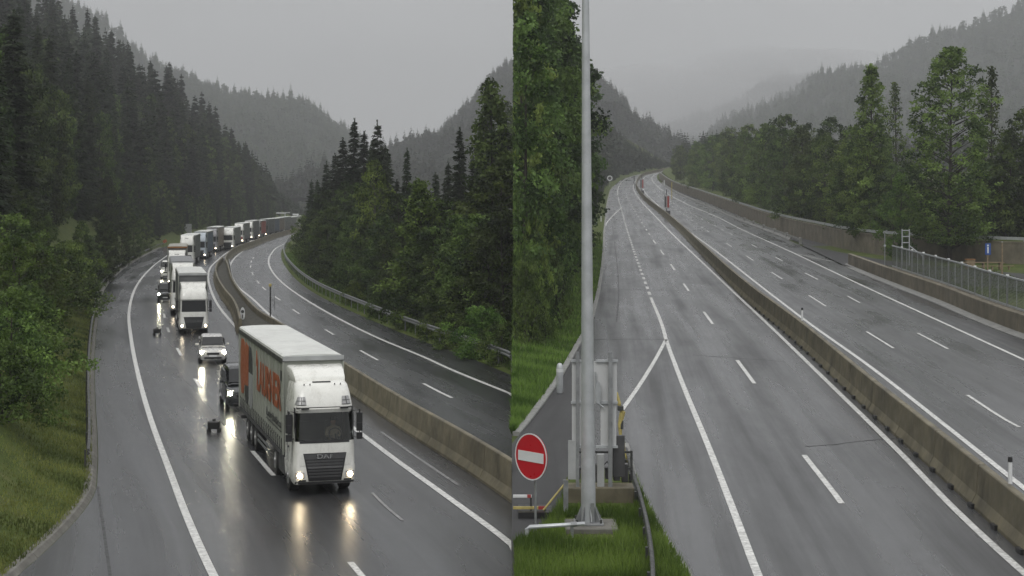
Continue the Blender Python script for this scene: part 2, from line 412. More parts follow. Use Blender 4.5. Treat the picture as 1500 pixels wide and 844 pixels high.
def terrain_right():
    Ys = rows(16, 880, 1.025, 8, .8)
    v, f = [], []; w = None
    ds = [1.0, .9, .8, .7, .6, .5, .4, .3, .2, .1, .03, 0]
    es = [0, .25, .26, .5, .8, 1.0]
    for Y in Ys:
        xk, xo = XKc(Y), XO(Y); z = zr(Y); row = []
        xw = max(WALL(Y), xo+1.5) if Y > 150 else xo + 40
        row.append((0.0, Y, -3.0))
        for d in ds:
            D = xk*d; row.append((xk-D, Y, z + (right_slope(D, Y) if D > .3 else 0) - (.05 if xk > .01 else .25)))
        for k in (.02, .5, .98): row.append((xk+(xo-xk)*k, Y, z-.25))
        for e in es: row.append((xo+(xw-xo)*e, Y, z + (-.05 if e < .25 or Y > 216 else .12) ))
        top = WALL_H if Y > 158 else 0.12
        for d in (1.3, 3, 10, 30, 80, 200): row.append((xw+d, Y, z + top + (d-1.3)*.015))
        w = len(row); v += row
    for i in range(len(Ys)-1):
        for k in range(w-1): f.append((i*w+k, i*w+k+1, (i+1)*w+k+1, (i+1)*w+k))
    me = bpy.data.meshes.new('verge_ground'); me.from_pydata(v, [], f); me.materials.append(M['grass_ground'])
    return struct(link('verge_ground', me))
terrain_right()

# ------------------------------------------------------------------ roads
RY = rows(17, 1100, 1.025, 8, .7)
struct(strip('road', XL, XR, RY, flat, M['asphalt_a'], 6, track=LRIGHT))
RYr = rows(17, 860, 1.02, 6, .7)
struct(strip('motorway', XKc, XO, RYr, zr, M['asphalt_b'], 10, track=BASE))
struct(strip('slip_road', lambda Y: max(XKc(Y), .002), lambda Y: (2.6+(Y-52)*.012), [y for y in RYr if 40 < y < 88], zr, M['asphalt_ramp'], 3, .004))
b = MB()
pts = [(1170,358.5),(1198,372),(1238,391),(1300,408),(1400,418),(1520,432),(1520,405),(1400,394),(1296,383),(1240,373)]
b.add([gr(a, c, .135) for a, c in pts], [tuple(range(len(pts)))])
struct(b.build('rest_area_road', M['asphalt_ramp']))
struct(strip('hard_shoulder', lambda Y: XO(Y)+.5, lambda Y: max(WALL(Y), XO(Y)+1)-.04, rows(212, 640, 1.02, 6), zr, M['asphalt_ramp'], 2, .10))
# a worn seam where the hard shoulder was widened
rb = Ribbon()
rb.run(lambda Y: gl(143, 713).x + (Y-gl(143, 713).y)*((gl(161, 841).x-gl(143, 713).x)/(gl(161, 841).y-gl(143, 713).y)), 40, gl(143, 713).y, .09, flat, .006)
rb.run(lineR([(903,472),(906,439),(905,399),(900,356),(897,330)]), Yr(472), Yr(330), .12, zr, .006)
struct(rb.build('road_seam', M['black']))

# ------------------------------------------------------------------ markings
rb = Ribbon(); rb.run(LEDGE, 38, 700, .24, flat); rb.run(LRIGHT, 36, 520, .24, flat, clip=-.02)
rb.run(RB_L, 120, 560, .24, flat); rb.run(RB_R, 70, 560, .24, flat, clip=-.02)
for a, c in (((262,510),(266.5,521)),((283,555),(292,569)),((370,661),(400,697)),((512,824),(560,880)),((245.5,480),(248,487)),((241,460),(242,466))):
    rb.run(LMID, gl(*c).y, gl(*a).y, .18, flat)
Y = 176.0
while Y < 520: rb.run(LMID, Y, Y+6, .16, flat); Y += 18
for a, c in (((620,562),(662,583)),((527,513.6),(553,528)),((476,483),(489,490.5)),((428,453.5),(439,460)),((403,434),(410.5,440)),((384,420.5),(389,425)),((376,411),(379,415.5)),((370,399),(371,403)),((366.6,389),(367.2,392)),((368,382),(367.6,384.5)),((371,377),(370,379))):
    rb.run(RB_D, gl(*c).y, gl(*a).y, .17, flat)
struct(rb.build('road_markings', M['paint']))
rb = Ribbon()
f_old = lineL([(545,722),(566,743),(590,763)])
rb.run(f_old, gl(590, 763).y, gl(545, 722).y, .10, flat)
f_old2 = lambda Y: LRIGHT(Y) + .95
rb.run(f_old2, 57, 70, .12, flat)
struct(rb.build('worn_road_markings', M['paint_old']))
rb = Ribbon()
rb.run(RL, 36, Yr(436), .22, zr); rb.run(RBAR, 36, 830, .22, zr); rb.run(R2L, 36, 830, .22, zr); rb.run(R2R, 60, 830, .22, zr)
rb.run(RL, Yr(286), 800, .22, zr)
Y = Yr(432)
while Y < Yr(290): rb.run(RL, Y, Y+3.2, .26, zr); Y += 6.2
rb.run(lineR([(976,497),(957,532),(931,573),(909.6,603)]), Yr(601), Yr(497), .20, zr)
rb.run(lineR([(885.5,333),(890,325),(903,311),(911,304)]), Yr(333), Yr(304), .2, zr)
for a, c in (((1178,667),(1233,738)),((1080,528),(1105,562)),((1031,457),(1044,475)),((1001,415.6),(1009,426.5)),((982,387),(988,396)),((967,366),(973,373.5)),((957,352),(961,357))):
    rb.run(RM, Yr(c[1]), Yr(a[1]), .19, zr)
rb.run(RM, 36, Yr(868), .19, zr)
Y = Yr(344)
while Y < 640: rb.run(RM, Y, Y+6, .17, zr); Y += 17
for ln, first, segs in ((R2A, 340, ((1185,433,449),(1132,399,409),(1093,375,382),(1064,356.5,361.5),(1269.5,486,510.5),(1417,579,626))),
                        (R2B, 344, ((1242,434,444),(1179,400,409.6),(1136,377,382.5),(1101,358.5,362.5),(1344,488,511.6)))):
    for _, ya, yb in segs: rb.run(ln, Yr(yb), Yr(ya), .15, zr)
    Y = Yr(first)
    while Y < 560: rb.run(ln, Y, Y+6, .15, zr); Y += 18
rb.run(lineR([(1168.5,372),(1205,380.5),(1248,387)]), Yr(387), Yr(372), .14, zr)
struct(rb.build('lane_markings', M['paint']))
# transverse joints and filled cracks across the lanes
rb = Ribbon(); rj = random.Random(3)
for px0, px1, py0, py1 in ((868,975,497,497.5),(905,1000,424,426),(1010,1085,414,417),(960,1040,352,356),(1015,1150,520,530),(1180,1330,655,640)):
    n = 10; top = []; bot = []
    for i in range(n+1):
        t = i/n; p = gr(px0+(px1-px0)*t, py0+(py1-py0)*t); p.y += rj.uniform(-.12,.12); w = rj.uniform(.03,.07)
        top.append((p.x, p.y+w, zr(p.y)+.0055)); bot.append((p.x, p.y-w, zr(p.y)+.0055))
    for i in range(n): rb.poly([bot[i], bot[i+1], top[i+1], top[i]])
struct(rb.build('road_joint', M['asphalt_ramp']))
# the line along the rest-area wall
rb = Ribbon(); rb.run(lambda Y: XO(Y)-.55, Yr(357), 640, .12, zr, .010)
struct(rb.build('edge_marking', M['paint_old']))

# ------------------------------------------------------------------ concrete barriers
def path(fn, y0, y1, zf, step=1.5, off=0.0):
    n = max(2, int((y1-y0)/step)); out = []
    for i in range(n+1):
        Y = y0 + (y1-y0)*i/n; out.append(Vector((fn(Y)+off, Y, zf(Y))))
    return out
def barrier(name, pth, prof, seg, mat, gap=.06):
    """a run of precast elements: short sweeps with a narrow joint between them, as one continuous barrier"""
    m = MB(); cur = [pth[0]]; acc = 0
    for p, q in zip(pth, pth[1:]):
        L = (q-p).length; acc += L; cur.append(q)
        if acc >= seg:
            d = (cur[-1]-cur[-2]).normalized(); end = cur[-1]-d*gap
            m.sweep(cur[:-1]+[end], prof); cur = [q]; acc = 0
    if len(cur) > 1: m.sweep(cur, prof)
    return m.build(name, mat)
def NJ(h, b=.62, t=.2): e = (b-t)/2; return [(-b/2,-.05),(-b/2,.10),(-t/2-.07,.38),(-t/2,h-.03),(-t/2+.03,h),(t/2-.03,h),(t/2,h-.03),(t/2+.07,.38),(b/2,.10),(b/2,-.05)]
def XBc(Y): return min(XB(Y), -.35)
yb0 = next(y for y in np.arange(40, 90, .2) if XB(float(y)) < 1.2)
o = barrier('concrete_barrier', path(XB, float(yb0), 560, flat, 2), NJ(1.25), 8, M['concrete'])
_b = bmesh.new(); _b.from_mesh(o.data)
r_ = bmesh.ops.bisect_plane(_b, geom=_b.verts[:]+_b.edges[:]+_b.faces[:], plane_co=(-.01,0,0), plane_no=(1,0,0), clear_outer=True)
bmesh.ops.holes_fill(_b, edges=[e for e in r_['geom_cut'] if isinstance(e, bmesh.types.BMEdge)]); _b.to_mesh(o.data); _b.free()
tag(o, 'long olive concrete barrier between the truck queue and the empty oncoming lanes', 'barrier')
ya0 = 21400/(467-290)
o = barrier('concrete_barrier', path(XA, ya0, 247, flat, 2), NJ(1.1), 8, M['concrete'])
tag(o, 'short curved concrete barrier ending at the keep-right marker behind the large truck', 'barrier')
o = strip('median', lambda Y: XA(Y)+.15, lambda Y: XB(Y)-.1, rows(ya0-3, 246, 1.03, 4), flat, M['soil'], 4)
for i, vtx in enumerate(o.data.vertices): vtx.co.z = (.45, .5, .62, .75, .85)[i % 5]
struct(o)
o = barrier('concrete_barrier', path(lambda Y: BASE(Y)+.33, 36, 830, zr, 1.6), [(u, v) for u, v in NJ(1.25, .66, .24)], 5.8, M['concrete'])
tag(o, 'concrete median barrier running beside the solid white line of the empty motorway', 'barrier')
# drainage feet: dark notches at the foot of the barrier are real blocks under each joint
dbm = MB().box((0,0,0), (.10,.42,.14)).mesh('drain_block', M['black'])
Y = 37.0
while Y < 120:
    db = link('drain_block', dbm, o); db.location = (BASE(Y)-.05, Y, zr(Y)+.07); Y += 2.9
# ---- parapet with sloping kerb, and the far wall
yp0, yp1 = Yr(505), Yr(389.5)
o = barrier('parapet_wall', path(lambda Y: XO(Y)+.75, 70, yp1, zr, 1.5), [(-.2,-.05),(-.2,1.26),(-.17,1.3),(.17,1.3),(.2,1.26),(.2,-.05)], 6, M['wallcon'])
tag(o, 'low brown concrete parapet below the mesh fence beside the empty motorway', 'wall')
o = barrier('kerb', path(lambda Y: XO(Y)+.27, 70, yp1+1, zr, 1.5), [(-.28,-.03),(-.27,.05),(.24,.20),(.27,.20),(.27,-.03)], 2.4, M['kerb'], .02)
struct(o)
wp = [gr(a, c) for a, c in WALL_PTS[2:]]
def smoothpath(ps, n=5):
    out = []
    for i in range(len(ps)-1):
        p0, p1, p2, p3 = ps[max(i-1,0)], ps[i], ps[i+1], ps[min(i+2,len(ps)-1)]
        for k in range(n):
            t = k/n; out.append(.5*((2*p1)+(p2-p0)*t+(2*p0-5*p1+4*p2-p3)*t*t+(3*p1-p0-3*p2+p3)*t**3))
    return out+[ps[-1].copy()]
wpath = list(reversed(smoothpath(wp, 8)))          # from the near right end towards the far end
for p in wpath: p.z = zr(p.y)
m = MB()
seg = 9
acc = 0; cur = [wpath[0]]
for p, q in zip(wpath, wpath[1:]):
    acc += (q-p).length; cur.append(q)
    if acc > seg: m.sweep(cur[:-1]+[cur[-1]-(cur[-1]-cur[-2]).normalized()*.05], [(-.05,-.1),(-.05,WALL_H-.1),(-.09,WALL_H-.08),(-.09,WALL_H+.1),(.3,WALL_H+.1),(.3,-.1)]); cur = [q]; acc = 0
if len(cur) > 1: m.sweep(cur, [(-.05,-.1),(-.05,WALL_H+.1),(.3,WALL_H+.1),(.3,-.1)])
tag(m.build('retaining_wall', M['wallcon']), 'long stained brown retaining wall below the row of broadleaf trees', 'wall')
# base blocks along the wall
o = barrier('kerb', path(lambda Y: XO(Y)+.35, Yr(352), 640, zr, 2), [(-.3,-.03),(-.28,.10),(-.05,.42),(.2,.45),(.25,-.03)], 6, M['kerb'], .06)
struct(o)

# ------------------------------------------------------------------ guardrails
WB = [(-.03,-.155),(.02,-.15),(.055,-.11),(.055,-.06),(.0,-.025),(.0,.025),(.055,.06),(.055,.11),(.02,.15),(-.03,.155),(-.05,.15),(.025,.10),(.025,.06),(-.035,.02),(-.035,-.02),(.025,-.06),(.025,-.10),(-.05,-.15)]
def guardrail(pth, label, step, h=.68, mat='steel', side=1, maxposts=100, cat='guardrail', group=None, name='guardrail', thick=1.0, postm=None):
    root = empty(name, pth[0], 0, label, cat, group); o0 = pth[0].copy()
    m = MB(); m.sweep([p - o0 + Vector((0, 0, h)) for p in pth], [(u*side, v*thick) for u, v in WB]); m.build('beam', M[mat], root)
    acc = step; npost = 0; pm = MB().box((0, 0, h/2-.1), (.11, .07, h+.36)).mesh('post', M[postm or mat])
    for p, q in zip(pth, pth[1:]):
        acc += (q-p).length
        if acc >= step and npost < maxposts:
            t = (q-p).normalized(); r = Vector((t.y, -t.x, 0))
            po = link('post', pm, root); po.location = p - o0 - r*.1*side; po.rotation_euler = (0, 0, math.atan2(t.y, t.x)); npost += 1; acc = 0
    return root
guardrail(path(lambda Y: XL(Y)-.35, 60, 340, lambda Y: .04, 1.5), 'weathered steel guardrail curving along the grass bank left of the truck queue', 4.0, .66, 'steel_dark', 1, thick=.72)
guardrail(path(lambda Y: min(XR0(Y)+.45, -.1), 94, 470, lambda Y: .02, 1.2), 'steel guardrail on posts below the dark trees beside the wet oncoming lanes', 2.6, .95, 'steel', -1, thick=1.15)
# concrete edge gutter beside the hard shoulder
o = barrier('kerb', path(lambda Y: XL(Y)-.18, 36, 330, flat, 1.2), [(-.3,-.1),(-.3,.10),(-.24,.13),(.02,.12),(.1,.03),(.16,-.03)], 4, M['footing'], .03)
struct(o)
o = barrier('kerb', path(lambda Y: XKc(Y)-.12, 62, 600, zr, 1.4), [(-.14,-.1),(-.14,.12),(.1,.12),(.14,.08),(.14,-.05)], 3, M['kerb'], .02)
struct(o)
# rail on top of the retaining wall
root = empty('guardrail', wpath[0], 0, 'pale steel railing along the top of the brown retaining wall', 'guardrail')
m = MB(); o0 = wpath[0].copy(); q = [p - o0 + Vector((0, 0, WALL_H+.42)) for p in wpath]
for a in range(0, len(q)-1, 8):
    if len(q[a:a+9]) > 1: m.sweep(q[a:a+9], [(.05,-.16),(.05,.16),(.11,.16),(.11,-.16)])
m.build('beam', M['steel_pale'], root)
pm = MB().box((0, 0, WALL_H+.3), (.08, .1, .44)).mesh('post', M['steel'])
acc = 9; k = 0
for a, c in zip(wpath, wpath[1:]):
    acc += (c-a).length
    if acc > 5 and k < 90:
        po = link('post', pm, root); po.location = a - o0 + Vector((.17, .02, 0)); acc = 0; k += 1
# short white guide blocks of the shoulder rail in front of the wall
gy = Yr(342); n = 0
root = empty('guardrail', (XO(gy)-.0, gy, zr(gy)), 0, 'low rail with pale square posts at the foot of the brown retaining wall', 'guardrail')
o0 = Vector((XO(gy), gy, zr(gy)))
pp = path(lambda Y: XO(Y)+.3, Yr(358), Yr(296), zr, 3)
m = MB(); m.sweep([p-o0+Vector((0,0,.62)) for p in pp], [(-.05,-.12),(-.05,.12),(.02,.12),(.02,-.12)]); m.build('beam', M['concrete_light'], root)
pm = MB().box((0, 0, .45), (.34, .5, .95)).mesh('post', M['concrete_light'], .04)
for p in pp[::6]:
    po = link('post', pm, root); po.location = p-o0
# ================================================================== vegetation
def leaves(c, d, L, W, rng, flatness=None):
    n = len(c); d = d / (np.linalg.norm(d, axis=1, keepdims=True) + 1e-9)
    r = rng.normal(size=(n, 3)) if flatness is None else flatness
    v = np.cross(d, r); v /= (np.linalg.norm(v, axis=1, keepdims=True) + 1e-9)
    L = np.asarray(L).reshape(-1, 1); W = np.asarray(W).reshape(-1, 1)
    nrm = np.cross(d, v)
    P = np.stack([c - d*L*.5, c + v*W*.5 + nrm*W*.12 + d*L*.08, c + d*L*.5, c - v*W*.5 + nrm*W*.12 + d*L*.08], 1).reshape(-1, 3)
    q = np.arange(4*n).reshape(n, 4); return P, q
def trunkmesh(segs, mat, name='trunk', n=7):
    m = MB()
    for pts, rad in segs: m.tube(pts, rad, n)
    return m.mesh(name, mat, smooth=True)
def spruce(seed, Ht=20.0, Rad=2.6, detail=1.0, mat='spruce', bare=.06, ragged=.3, size=1.0):
    rng = np.random.default_rng(seed); cs, ds, Ls, Ws, ts = [], [], [], [], []
    nwh = int(58*detail**.5)
    for i in range(nwh):
        t = bare + (1-bare)*(i+rng.uniform(-.35,.35))/nwh; t = min(max(t, bare), .995); z = t*Ht
        R0 = Rad*((1-t)**.85*.96+.035)*(1+rng.normal()*.10)
        if t < .2: R0 *= .7+1.5*t
        nb = max(4, int((9-3*t)*detail**.3)); a0 = rng.uniform(0, 6.28)
        for k in range(nb):
            if rng.random() < .08: continue
            a = a0 + 6.283*k/nb + rng.normal()*.18; r = R0*(1+rng.normal()*ragged*.6); r = max(.12, r)
            ns = max(3, int(r/.26*detail**.5)+2); s = (np.arange(ns)+.6)/ns
            droop = .16+.22*(1-t)+rng.normal()*.05
            px = np.cos(a)*r*s; py = np.sin(a)*r*s; pz = z - droop*r*(s**1.2) + .16*r*s**3
            pz = pz + rng.normal()*.55*Ht/nwh
            base = np.stack([px, py, pz], 1)
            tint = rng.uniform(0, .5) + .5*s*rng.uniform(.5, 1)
            for side in (-1, 1, 0):
                dv = np.stack([np.cos(a+side*.85)*np.ones(ns), np.sin(a+side*.85)*np.ones(ns), np.full(ns, -.32)], 1) + rng.normal(size=(ns,3))*.18
                ln = size*(.30+.42*(1-s)*min(1, r/1.5)+.1)*rng.uniform(.8,1.25,ns)
                c = base + dv*ln[:,None]*.42 + rng.normal(size=(ns,3))*.05
                cs.append(c); ds.append(dv); Ls.append(ln*1.25); Ws.append(ln*(.42 if detail > .7 else .6)); ts.append(np.clip(tint+rng.normal(size=ns)*.08,0,1))
    # leader
    ns = 9; zz = np.linspace(Ht*.95, Ht*1.015, ns)
    for k in range(3):
        a = rng.uniform(0, 6.28, ns)
        cs.append(np.stack([.07*np.cos(a), .07*np.sin(a), zz], 1)); ds.append(np.stack([np.cos(a)*.5, np.sin(a)*.5, np.full(ns,.7)],1)); Ls.append(np.full(ns,.4)); Ws.append(np.full(ns,.14)); ts.append(np.full(ns,.6))
    c = np.concatenate(cs); d = np.concatenate(ds)
    fl = np.tile(np.array([[0,0,1.0]]), (len(c),1)) + rng.normal(size=(len(c),3))*.35
    P, q = leaves(c, d, np.concatenate(Ls), np.concatenate(Ws), rng, fl)
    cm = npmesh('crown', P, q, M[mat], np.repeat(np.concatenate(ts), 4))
    tm = trunkmesh([([(0,0,-1.2),(0,0,Ht*.5),(0,0,Ht*.97)], [.24,.16,.03])], M['bark'])
    return tm, cm
def broad(seed, Ht=16.0, Rad=3.2, base=.18, nclump=95, per=95, leaf=.30, mat='leaf', shape='oval', bark='bark', cr=.95, gap=.0, trunkr=.2):
    """clumps of leaves at the ends of limbs inside an uneven envelope"""
    rng = np.random.default_rng(seed); cs, ds, Ls, ts = [], [], [], []; segs = []
    lean = rng.normal(size=2)*.02*Ht
    segs.append(([(0,0,-1.0),(0,0,Ht*.12),(lean[0]*.4,lean[1]*.4,Ht*.45),(lean[0],lean[1],Ht*.93)], [trunkr*1.25,trunkr,trunkr*.62,.03]))
    ph = rng.uniform(0, 6.28, 4)
    for i in range(nclump):
        t = base + (1-base)*((i+rng.uniform(0,1))/nclump)
        u = (t-base)/(1-base)
        if shape == 'oval': env = math.sin(math.pi*min(1,(u*.86+.12)))**.65
        elif shape == 'cone': env = (1-u)**.75*.95+.06
        elif shape == 'poplar': env = (math.sin(math.pi*min(1,u*.80+.17))**.8)
        else: env = math.sqrt(max(0, 1-(u*.98)**2))
        a = i*2.39996 + rng.normal()*.5
        env *= 1 + .22*math.sin(2*a+ph[0]+t*5) + .14*math.sin(3*a+ph[1]-t*9)
        rr = Rad*env*(rng.uniform(.25,1)**.45 if rng.random() > .12 else rng.uniform(.95,1.35)); z = t*Ht
        x, y = rr*math.cos(a)+lean[0]*t, rr*math.sin(a)+lean[1]*t
        c0 = np.array([x,y,z]); r0 = cr*rng.uniform(.55,1.2)*(1-.35*u)
        if i % 3 == 0:
            zb = max(Ht*base*.6, z-rr*.55-.4); segs.append(([(lean[0]*zb/Ht,lean[1]*zb/Ht,zb),(x*.55,y*.55,zb+(z-zb)*.45),(x,y,z)], [trunkr*.36*(1-.5*u),trunkr*.22*(1-.5*u),.018]))
        n = int(per*(r0/cr)**1.6); 
        dirs = rng.normal(size=(n,3)); dirs /= np.linalg.norm(dirs,axis=1,keepdims=True)
        rad = rng.uniform(.35,1.12,n)[:,None]*r0
        p = c0 + dirs*rad*np.array([1.15,1.15,.8])
        p[:,2] -= .12*np.abs(rng.normal(size=n))*r0
        tint = np.clip(rng.uniform(.0,.85) + rng.normal(size=n)*.12, 0, 1)
        dl = rng.normal(size=(n,3))*.7 + dirs*.7; dl[:,2] -= .45
        cs.append(p); ds.append(dl); Ls.append(leaf*rng.uniform(.65,1.25,n)); ts.append(tint)
    c = np.concatenate(cs); d = np.concatenate(ds); L = np.concatenate(Ls)
    P, q = leaves(c, d, L, L*.62, rng)
    cm = npmesh('crown', P, q, M[mat], np.repeat(np.concatenate(ts), 4))
    return trunkmesh(segs, M[bark], n=6), cm
def recol(pair, mat):
    c = pair[1].copy(); c.materials.clear(); c.materials.append(M[mat]); return pair[0], c

V = {}
V['spruce'] = [spruce(10+i, 20, (2.5,2.9,2.3,2.7)[i], 1.15) for i in range(4)]
V['spruce_far'] = [spruce(30+i, 20, (2.6,2.9,2.4)[i], .45, size=1.45) for i in range(3)]
V['spruce_green'] = [recol(V['spruce'][0], 'spruce_green'), recol(V['spruce'][2], 'spruce_green')]
V['broad'] = [broad(50+i, 14, (3.3,3.0,3.6)[i], .06, 120, 110, .34, 'leaf') for i in range(3)]
V['broad_dark'] = [broad(60+i, 15, (3.2,3.6,2.9)[i], .05, 120, 100, .36, 'leaf_dark') for i in range(3)]
V['fresh'] = [broad(70+i, 10, 2.8, .04, 110, 110, .26, 'leaf_fresh', cr=.8) for i in range(2)]
V['bush'] = [broad(80+i, 4.5, 2.5, .02, 85, 110, .21, ('leaf_fresh','leaf','leaf')[i], 'dome', cr=.62, trunkr=.09) for i in range(3)]
def tree(kind, X, Y, z, h, label, cat, group=None, w=None, name=None, rng=random, variant=None):
    vs = V[kind]; pr = vs[rng.randrange(len(vs))] if variant is None else vs[variant]
    base_h = {'spruce':20,'spruce_far':20,'spruce_green':20,'broad':14,'broad_dark':15,'fresh':10,'bush':4.5}.get(kind, None) or pr[2]
    s = h/base_h; sw = s*(w or rng.uniform(.9,1.15))
    o = empty(name or {'spruce':'spruce_tree','spruce_far':'spruce_tree','spruce_green':'spruce_tree','bush':'shrub'}.get(kind,'broadleaf_tree'), (X,Y,z), rng.uniform(0,6.28), label, cat, group)
    o.rotation_euler = (rng.uniform(-.02,.02), rng.uniform(-.02,.02), rng.uniform(0,6.28)); o.scale = (sw, sw, s)
    link('trunk', pr[0], o); link('crown', pr[1], o); return o
rnd = random.Random(5)
gzl = lambda X, Y: bank(XL(Y)-X) if X < XL(Y) else (rightbank(X-XR(Y), Y) if X > XR(Y) else 0)

# --- the wooded slope left of the queue: near rows tree by tree
LG = 'dark spruce standing in the dense forest on the slope above the truck queue'
GG = 'spruces on the slope above the truck queue'
BG = 'dark green broadleaf tree among the spruces above the truck queue'
def sky_left(X, Y):                             # the skyline of the near slope, as a height
    return H-(np.interp(CX+F*X/Y, [-400,0,150,200,250,290,330,365,390,405,440], [-260,-60,28,72,112,138,174,208,238,272,300])-HY)*Y/F
def slope_row(d0, y0, y1, step, hmin, hmax, fb):
    Y = y0
    while Y < y1:
        d = d0*(1+rnd.uniform(-.18,.22)) ; X = XL(Y)-d
        h = rnd.uniform(hmin,hmax)*(1.18 if rnd.random() < .12 else 1)
        h = min(h, sky_left(X, Y)-bankY(d, Y)+rnd.uniform(-1.5, 1))
        if h < 4: Y += step; continue
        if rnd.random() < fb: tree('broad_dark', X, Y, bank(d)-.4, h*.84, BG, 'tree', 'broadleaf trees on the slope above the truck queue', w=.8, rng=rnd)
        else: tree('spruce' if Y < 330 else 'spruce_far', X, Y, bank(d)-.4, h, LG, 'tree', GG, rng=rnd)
        Y += step*(.75+.5*rnd.random())*(1+Y/700)
slope_row(3.4, 330, 640, 5, 6, 9, .5)
slope_row(5.5, 265, 640, 6, 8, 13, .6)
slope_row(10.5, 118, 640, 4.2, 17, 23, .42)
slope_row(17, 125, 640, 5.2, 20, 26, .32)
slope_row(26, 150, 660, 6.2, 20, 27, .22)
slope_row(38, 180, 680, 8, 20, 26, .0)
slope_row(52, 250, 700, 11, 20, 26, .0)
slope_row(66, 380, 640, 9, 22, 27, .0)
slope_row(80, 420, 640, 10, 24, 29, .0)
# shrubs and young trees on the lower bank
SG = 'bushes on the lower bank left of the motorway'
for px, Y, d, h, kind, label in (
        (62, 104, 0, 5.4, 'fresh', 'bright green young tree standing out on the bank beside the guardrail'),
        (18, 84, 0, 5.6, 'fresh', 'leafy young tree at the picture edge low on the left grass bank'),
        (28, 96, 0, 4.8, 'bush', None), (8, 110, 0, 5.0, 'bush', None), (48, 118, 0, 5.2, 'broad', None), (84, 128, 0, 4.6, 'broad', None), (10, 74, 0, 3.6, 'bush', None),
        (112, 146, 0, 5.5, 'broad', None), (96, 140, 0, 5, 'bush', None), (130, 165, 0, 6, 'broad_dark', None), (70, 140, 0, 6, 'broad_dark', None), (30, 128, 0, 6, 'broad', None), (155, 190, 0, 6.5, 'broad_dark', None),
        (3, 60, 0, 3.0, 'bush', None), (16, 67, 0, 3.6, 'bush', None), (32, 79, 0, 4.0, 'bush', None), (58, 110, 0, 4.6, 'bush', None), (78, 121, 0, 4.6, 'bush', None), (92, 134, 0, 5, 'bush', None), (150, 205, 0, 7, 'broad_dark', None), (178, 232, 0, 6.5, 'broad_dark', None), (195, 262, 0, 7, 'broad_dark', None), (120, 180, 0, 6.5, 'broad', None), (40, 150, 0, 6.5, 'broad_dark', None), (5, 135, 0, 7, 'broad_dark', None), (215, 300, 0, 7, 'broad_dark', None)):
    X = (px-CX)*Y/F; z = gzl(X, Y)
    tree(kind, X, Y, z-.15, h, label or ('shrubby young tree in the thicket on the bank between guardrail and spruces'), 'shrub' if label is None else 'tree', SG if label is None else None, rng=rnd, name='shrub' if label is None else 'young_tree')

# --- the wood between the oncoming lanes and the ridge (right half of the queue view)
def tl(kind, px, py, top, label, cat='tree', group=None, w=None, variant=None):
    Y = F*H/(py-HY); X = (px-CX)*Y/F; z = max(0, gzl(X, Y)); h = H-(top-HY)*Y/F - z
    return tree(kind, X, Y, z-.1, h, label, cat, group, w, rng=rnd, variant=variant)
tl('spruce', 516, 404, 176, 'tallest dark spruce at the left of the wood beside the oncoming lanes', w=.95, variant=0)
tl('spruce', 557, 412, 179, 'tall pointed spruce right of the tallest one above the oncoming lanes', w=.95, variant=1)
tl('spruce', 594, 420, 219, 'slim dark spruce alone in the dip of the wood beside the oncoming lanes', w=.8, variant=2)
tl('spruce', 673, 432, 189, 'pointed black-green spruce in front of the misty right ridge', w=.9, variant=3)
tl('spruce', 655, 428, 238, 'lower spruce leaning on the pointed black-green one', w=1.0)
tl('spruce', 455, 383, 264, 'small dark spruce at the left end of the wood by the curve', w=1.0)
V['tall'] = [broad(91, 20, 3.0, .10, 150, 90, .36, 'leaf_dark', 'cone', cr=.85) + (20,)]
tl('tall', 724, 478, 116, 'tall feathery dark tree at the right edge of the wood beside the oncoming lanes', w=1.0)
V['slimfresh'] = [broad(92, 14, 2.5, .04, 130, 110, .32, 'leaf', 'cone', cr=.85) + (14,)]
tl('slimfresh', 622, 482, 264, 'lighter green pointed broadleaf tree in front of the dark spruces', w=1.25)
V['birch'] = [broad(93, 14, 2.2, .42, 70, 60, .34, 'leaf', 'oval', 'bark_pale', cr=.8) + (14,)]
tl('birch', 553, 440, 235, 'slim birch with a bare pale trunk in front of the wood', w=.9)
WG = 'trees of the wood beside the oncoming lanes'
WL, WLb = 'dark spruce inside the wood between the oncoming lanes and the ridge', 'green broadleaf tree at the front of the wood beside the oncoming lanes'
for px, py, top in ((503,400,205),(530,402,196),(543,408,205),(490,396,225),(478,392,240),(570,408,225),(466,388,262),(582,414,262),(610,424,262),(640,424,255),(690,430,230),(628,424,290),(706,440,210),(740,450,170),(560,400,215)):
    tl('spruce', px, py, top+rnd.uniform(-4,4), WL, 'tree', WG, w=rnd.uniform(.95,1.2))
for px, py, top in ((448,393,318),(455,397,322),(466,405,318),(478,413,300),(490,420,305),(505,427,300),(517,432,320),(530,438,312),(545,446,332),(560,452,318),(573,458,345),(588,464,335),(600,470,352),(640,486,330),(655,494,352),(668,494,318),(683,500,335),(700,505,310),(716,508,330),(738,512,300),(470,398,275),(500,412,262),(528,422,270),(585,440,285),(650,470,290),(690,480,285),(735,490,250)):
    tl('broad_dark' if rnd.random() < .62 else 'broad', px, py, top+rnd.uniform(-5,5), WLb, 'tree', 'broadleaf trees of the wood beside the oncoming lanes', w=rnd.uniform(.95,1.3))
tl('bush', 708, 524, 448, 'bright green bush behind the guardrail at the front of the wood', 'bush', w=1.1, variant=0)
tl('bush', 668, 512, 458, 'darker green bush behind the guardrail left of the bright bush', 'bush', w=1.1, variant=1)
for px, py, top in ((635,497,455),(600,482,440),(560,466,425),(520,448,410),(735,535,470),(690,512,468)):
    tl('bush', px, py, top, 'low leafy undergrowth bush along the foot of the wood behind the guardrail', 'bush', 'bushes along the foot of the wood', variant=2)

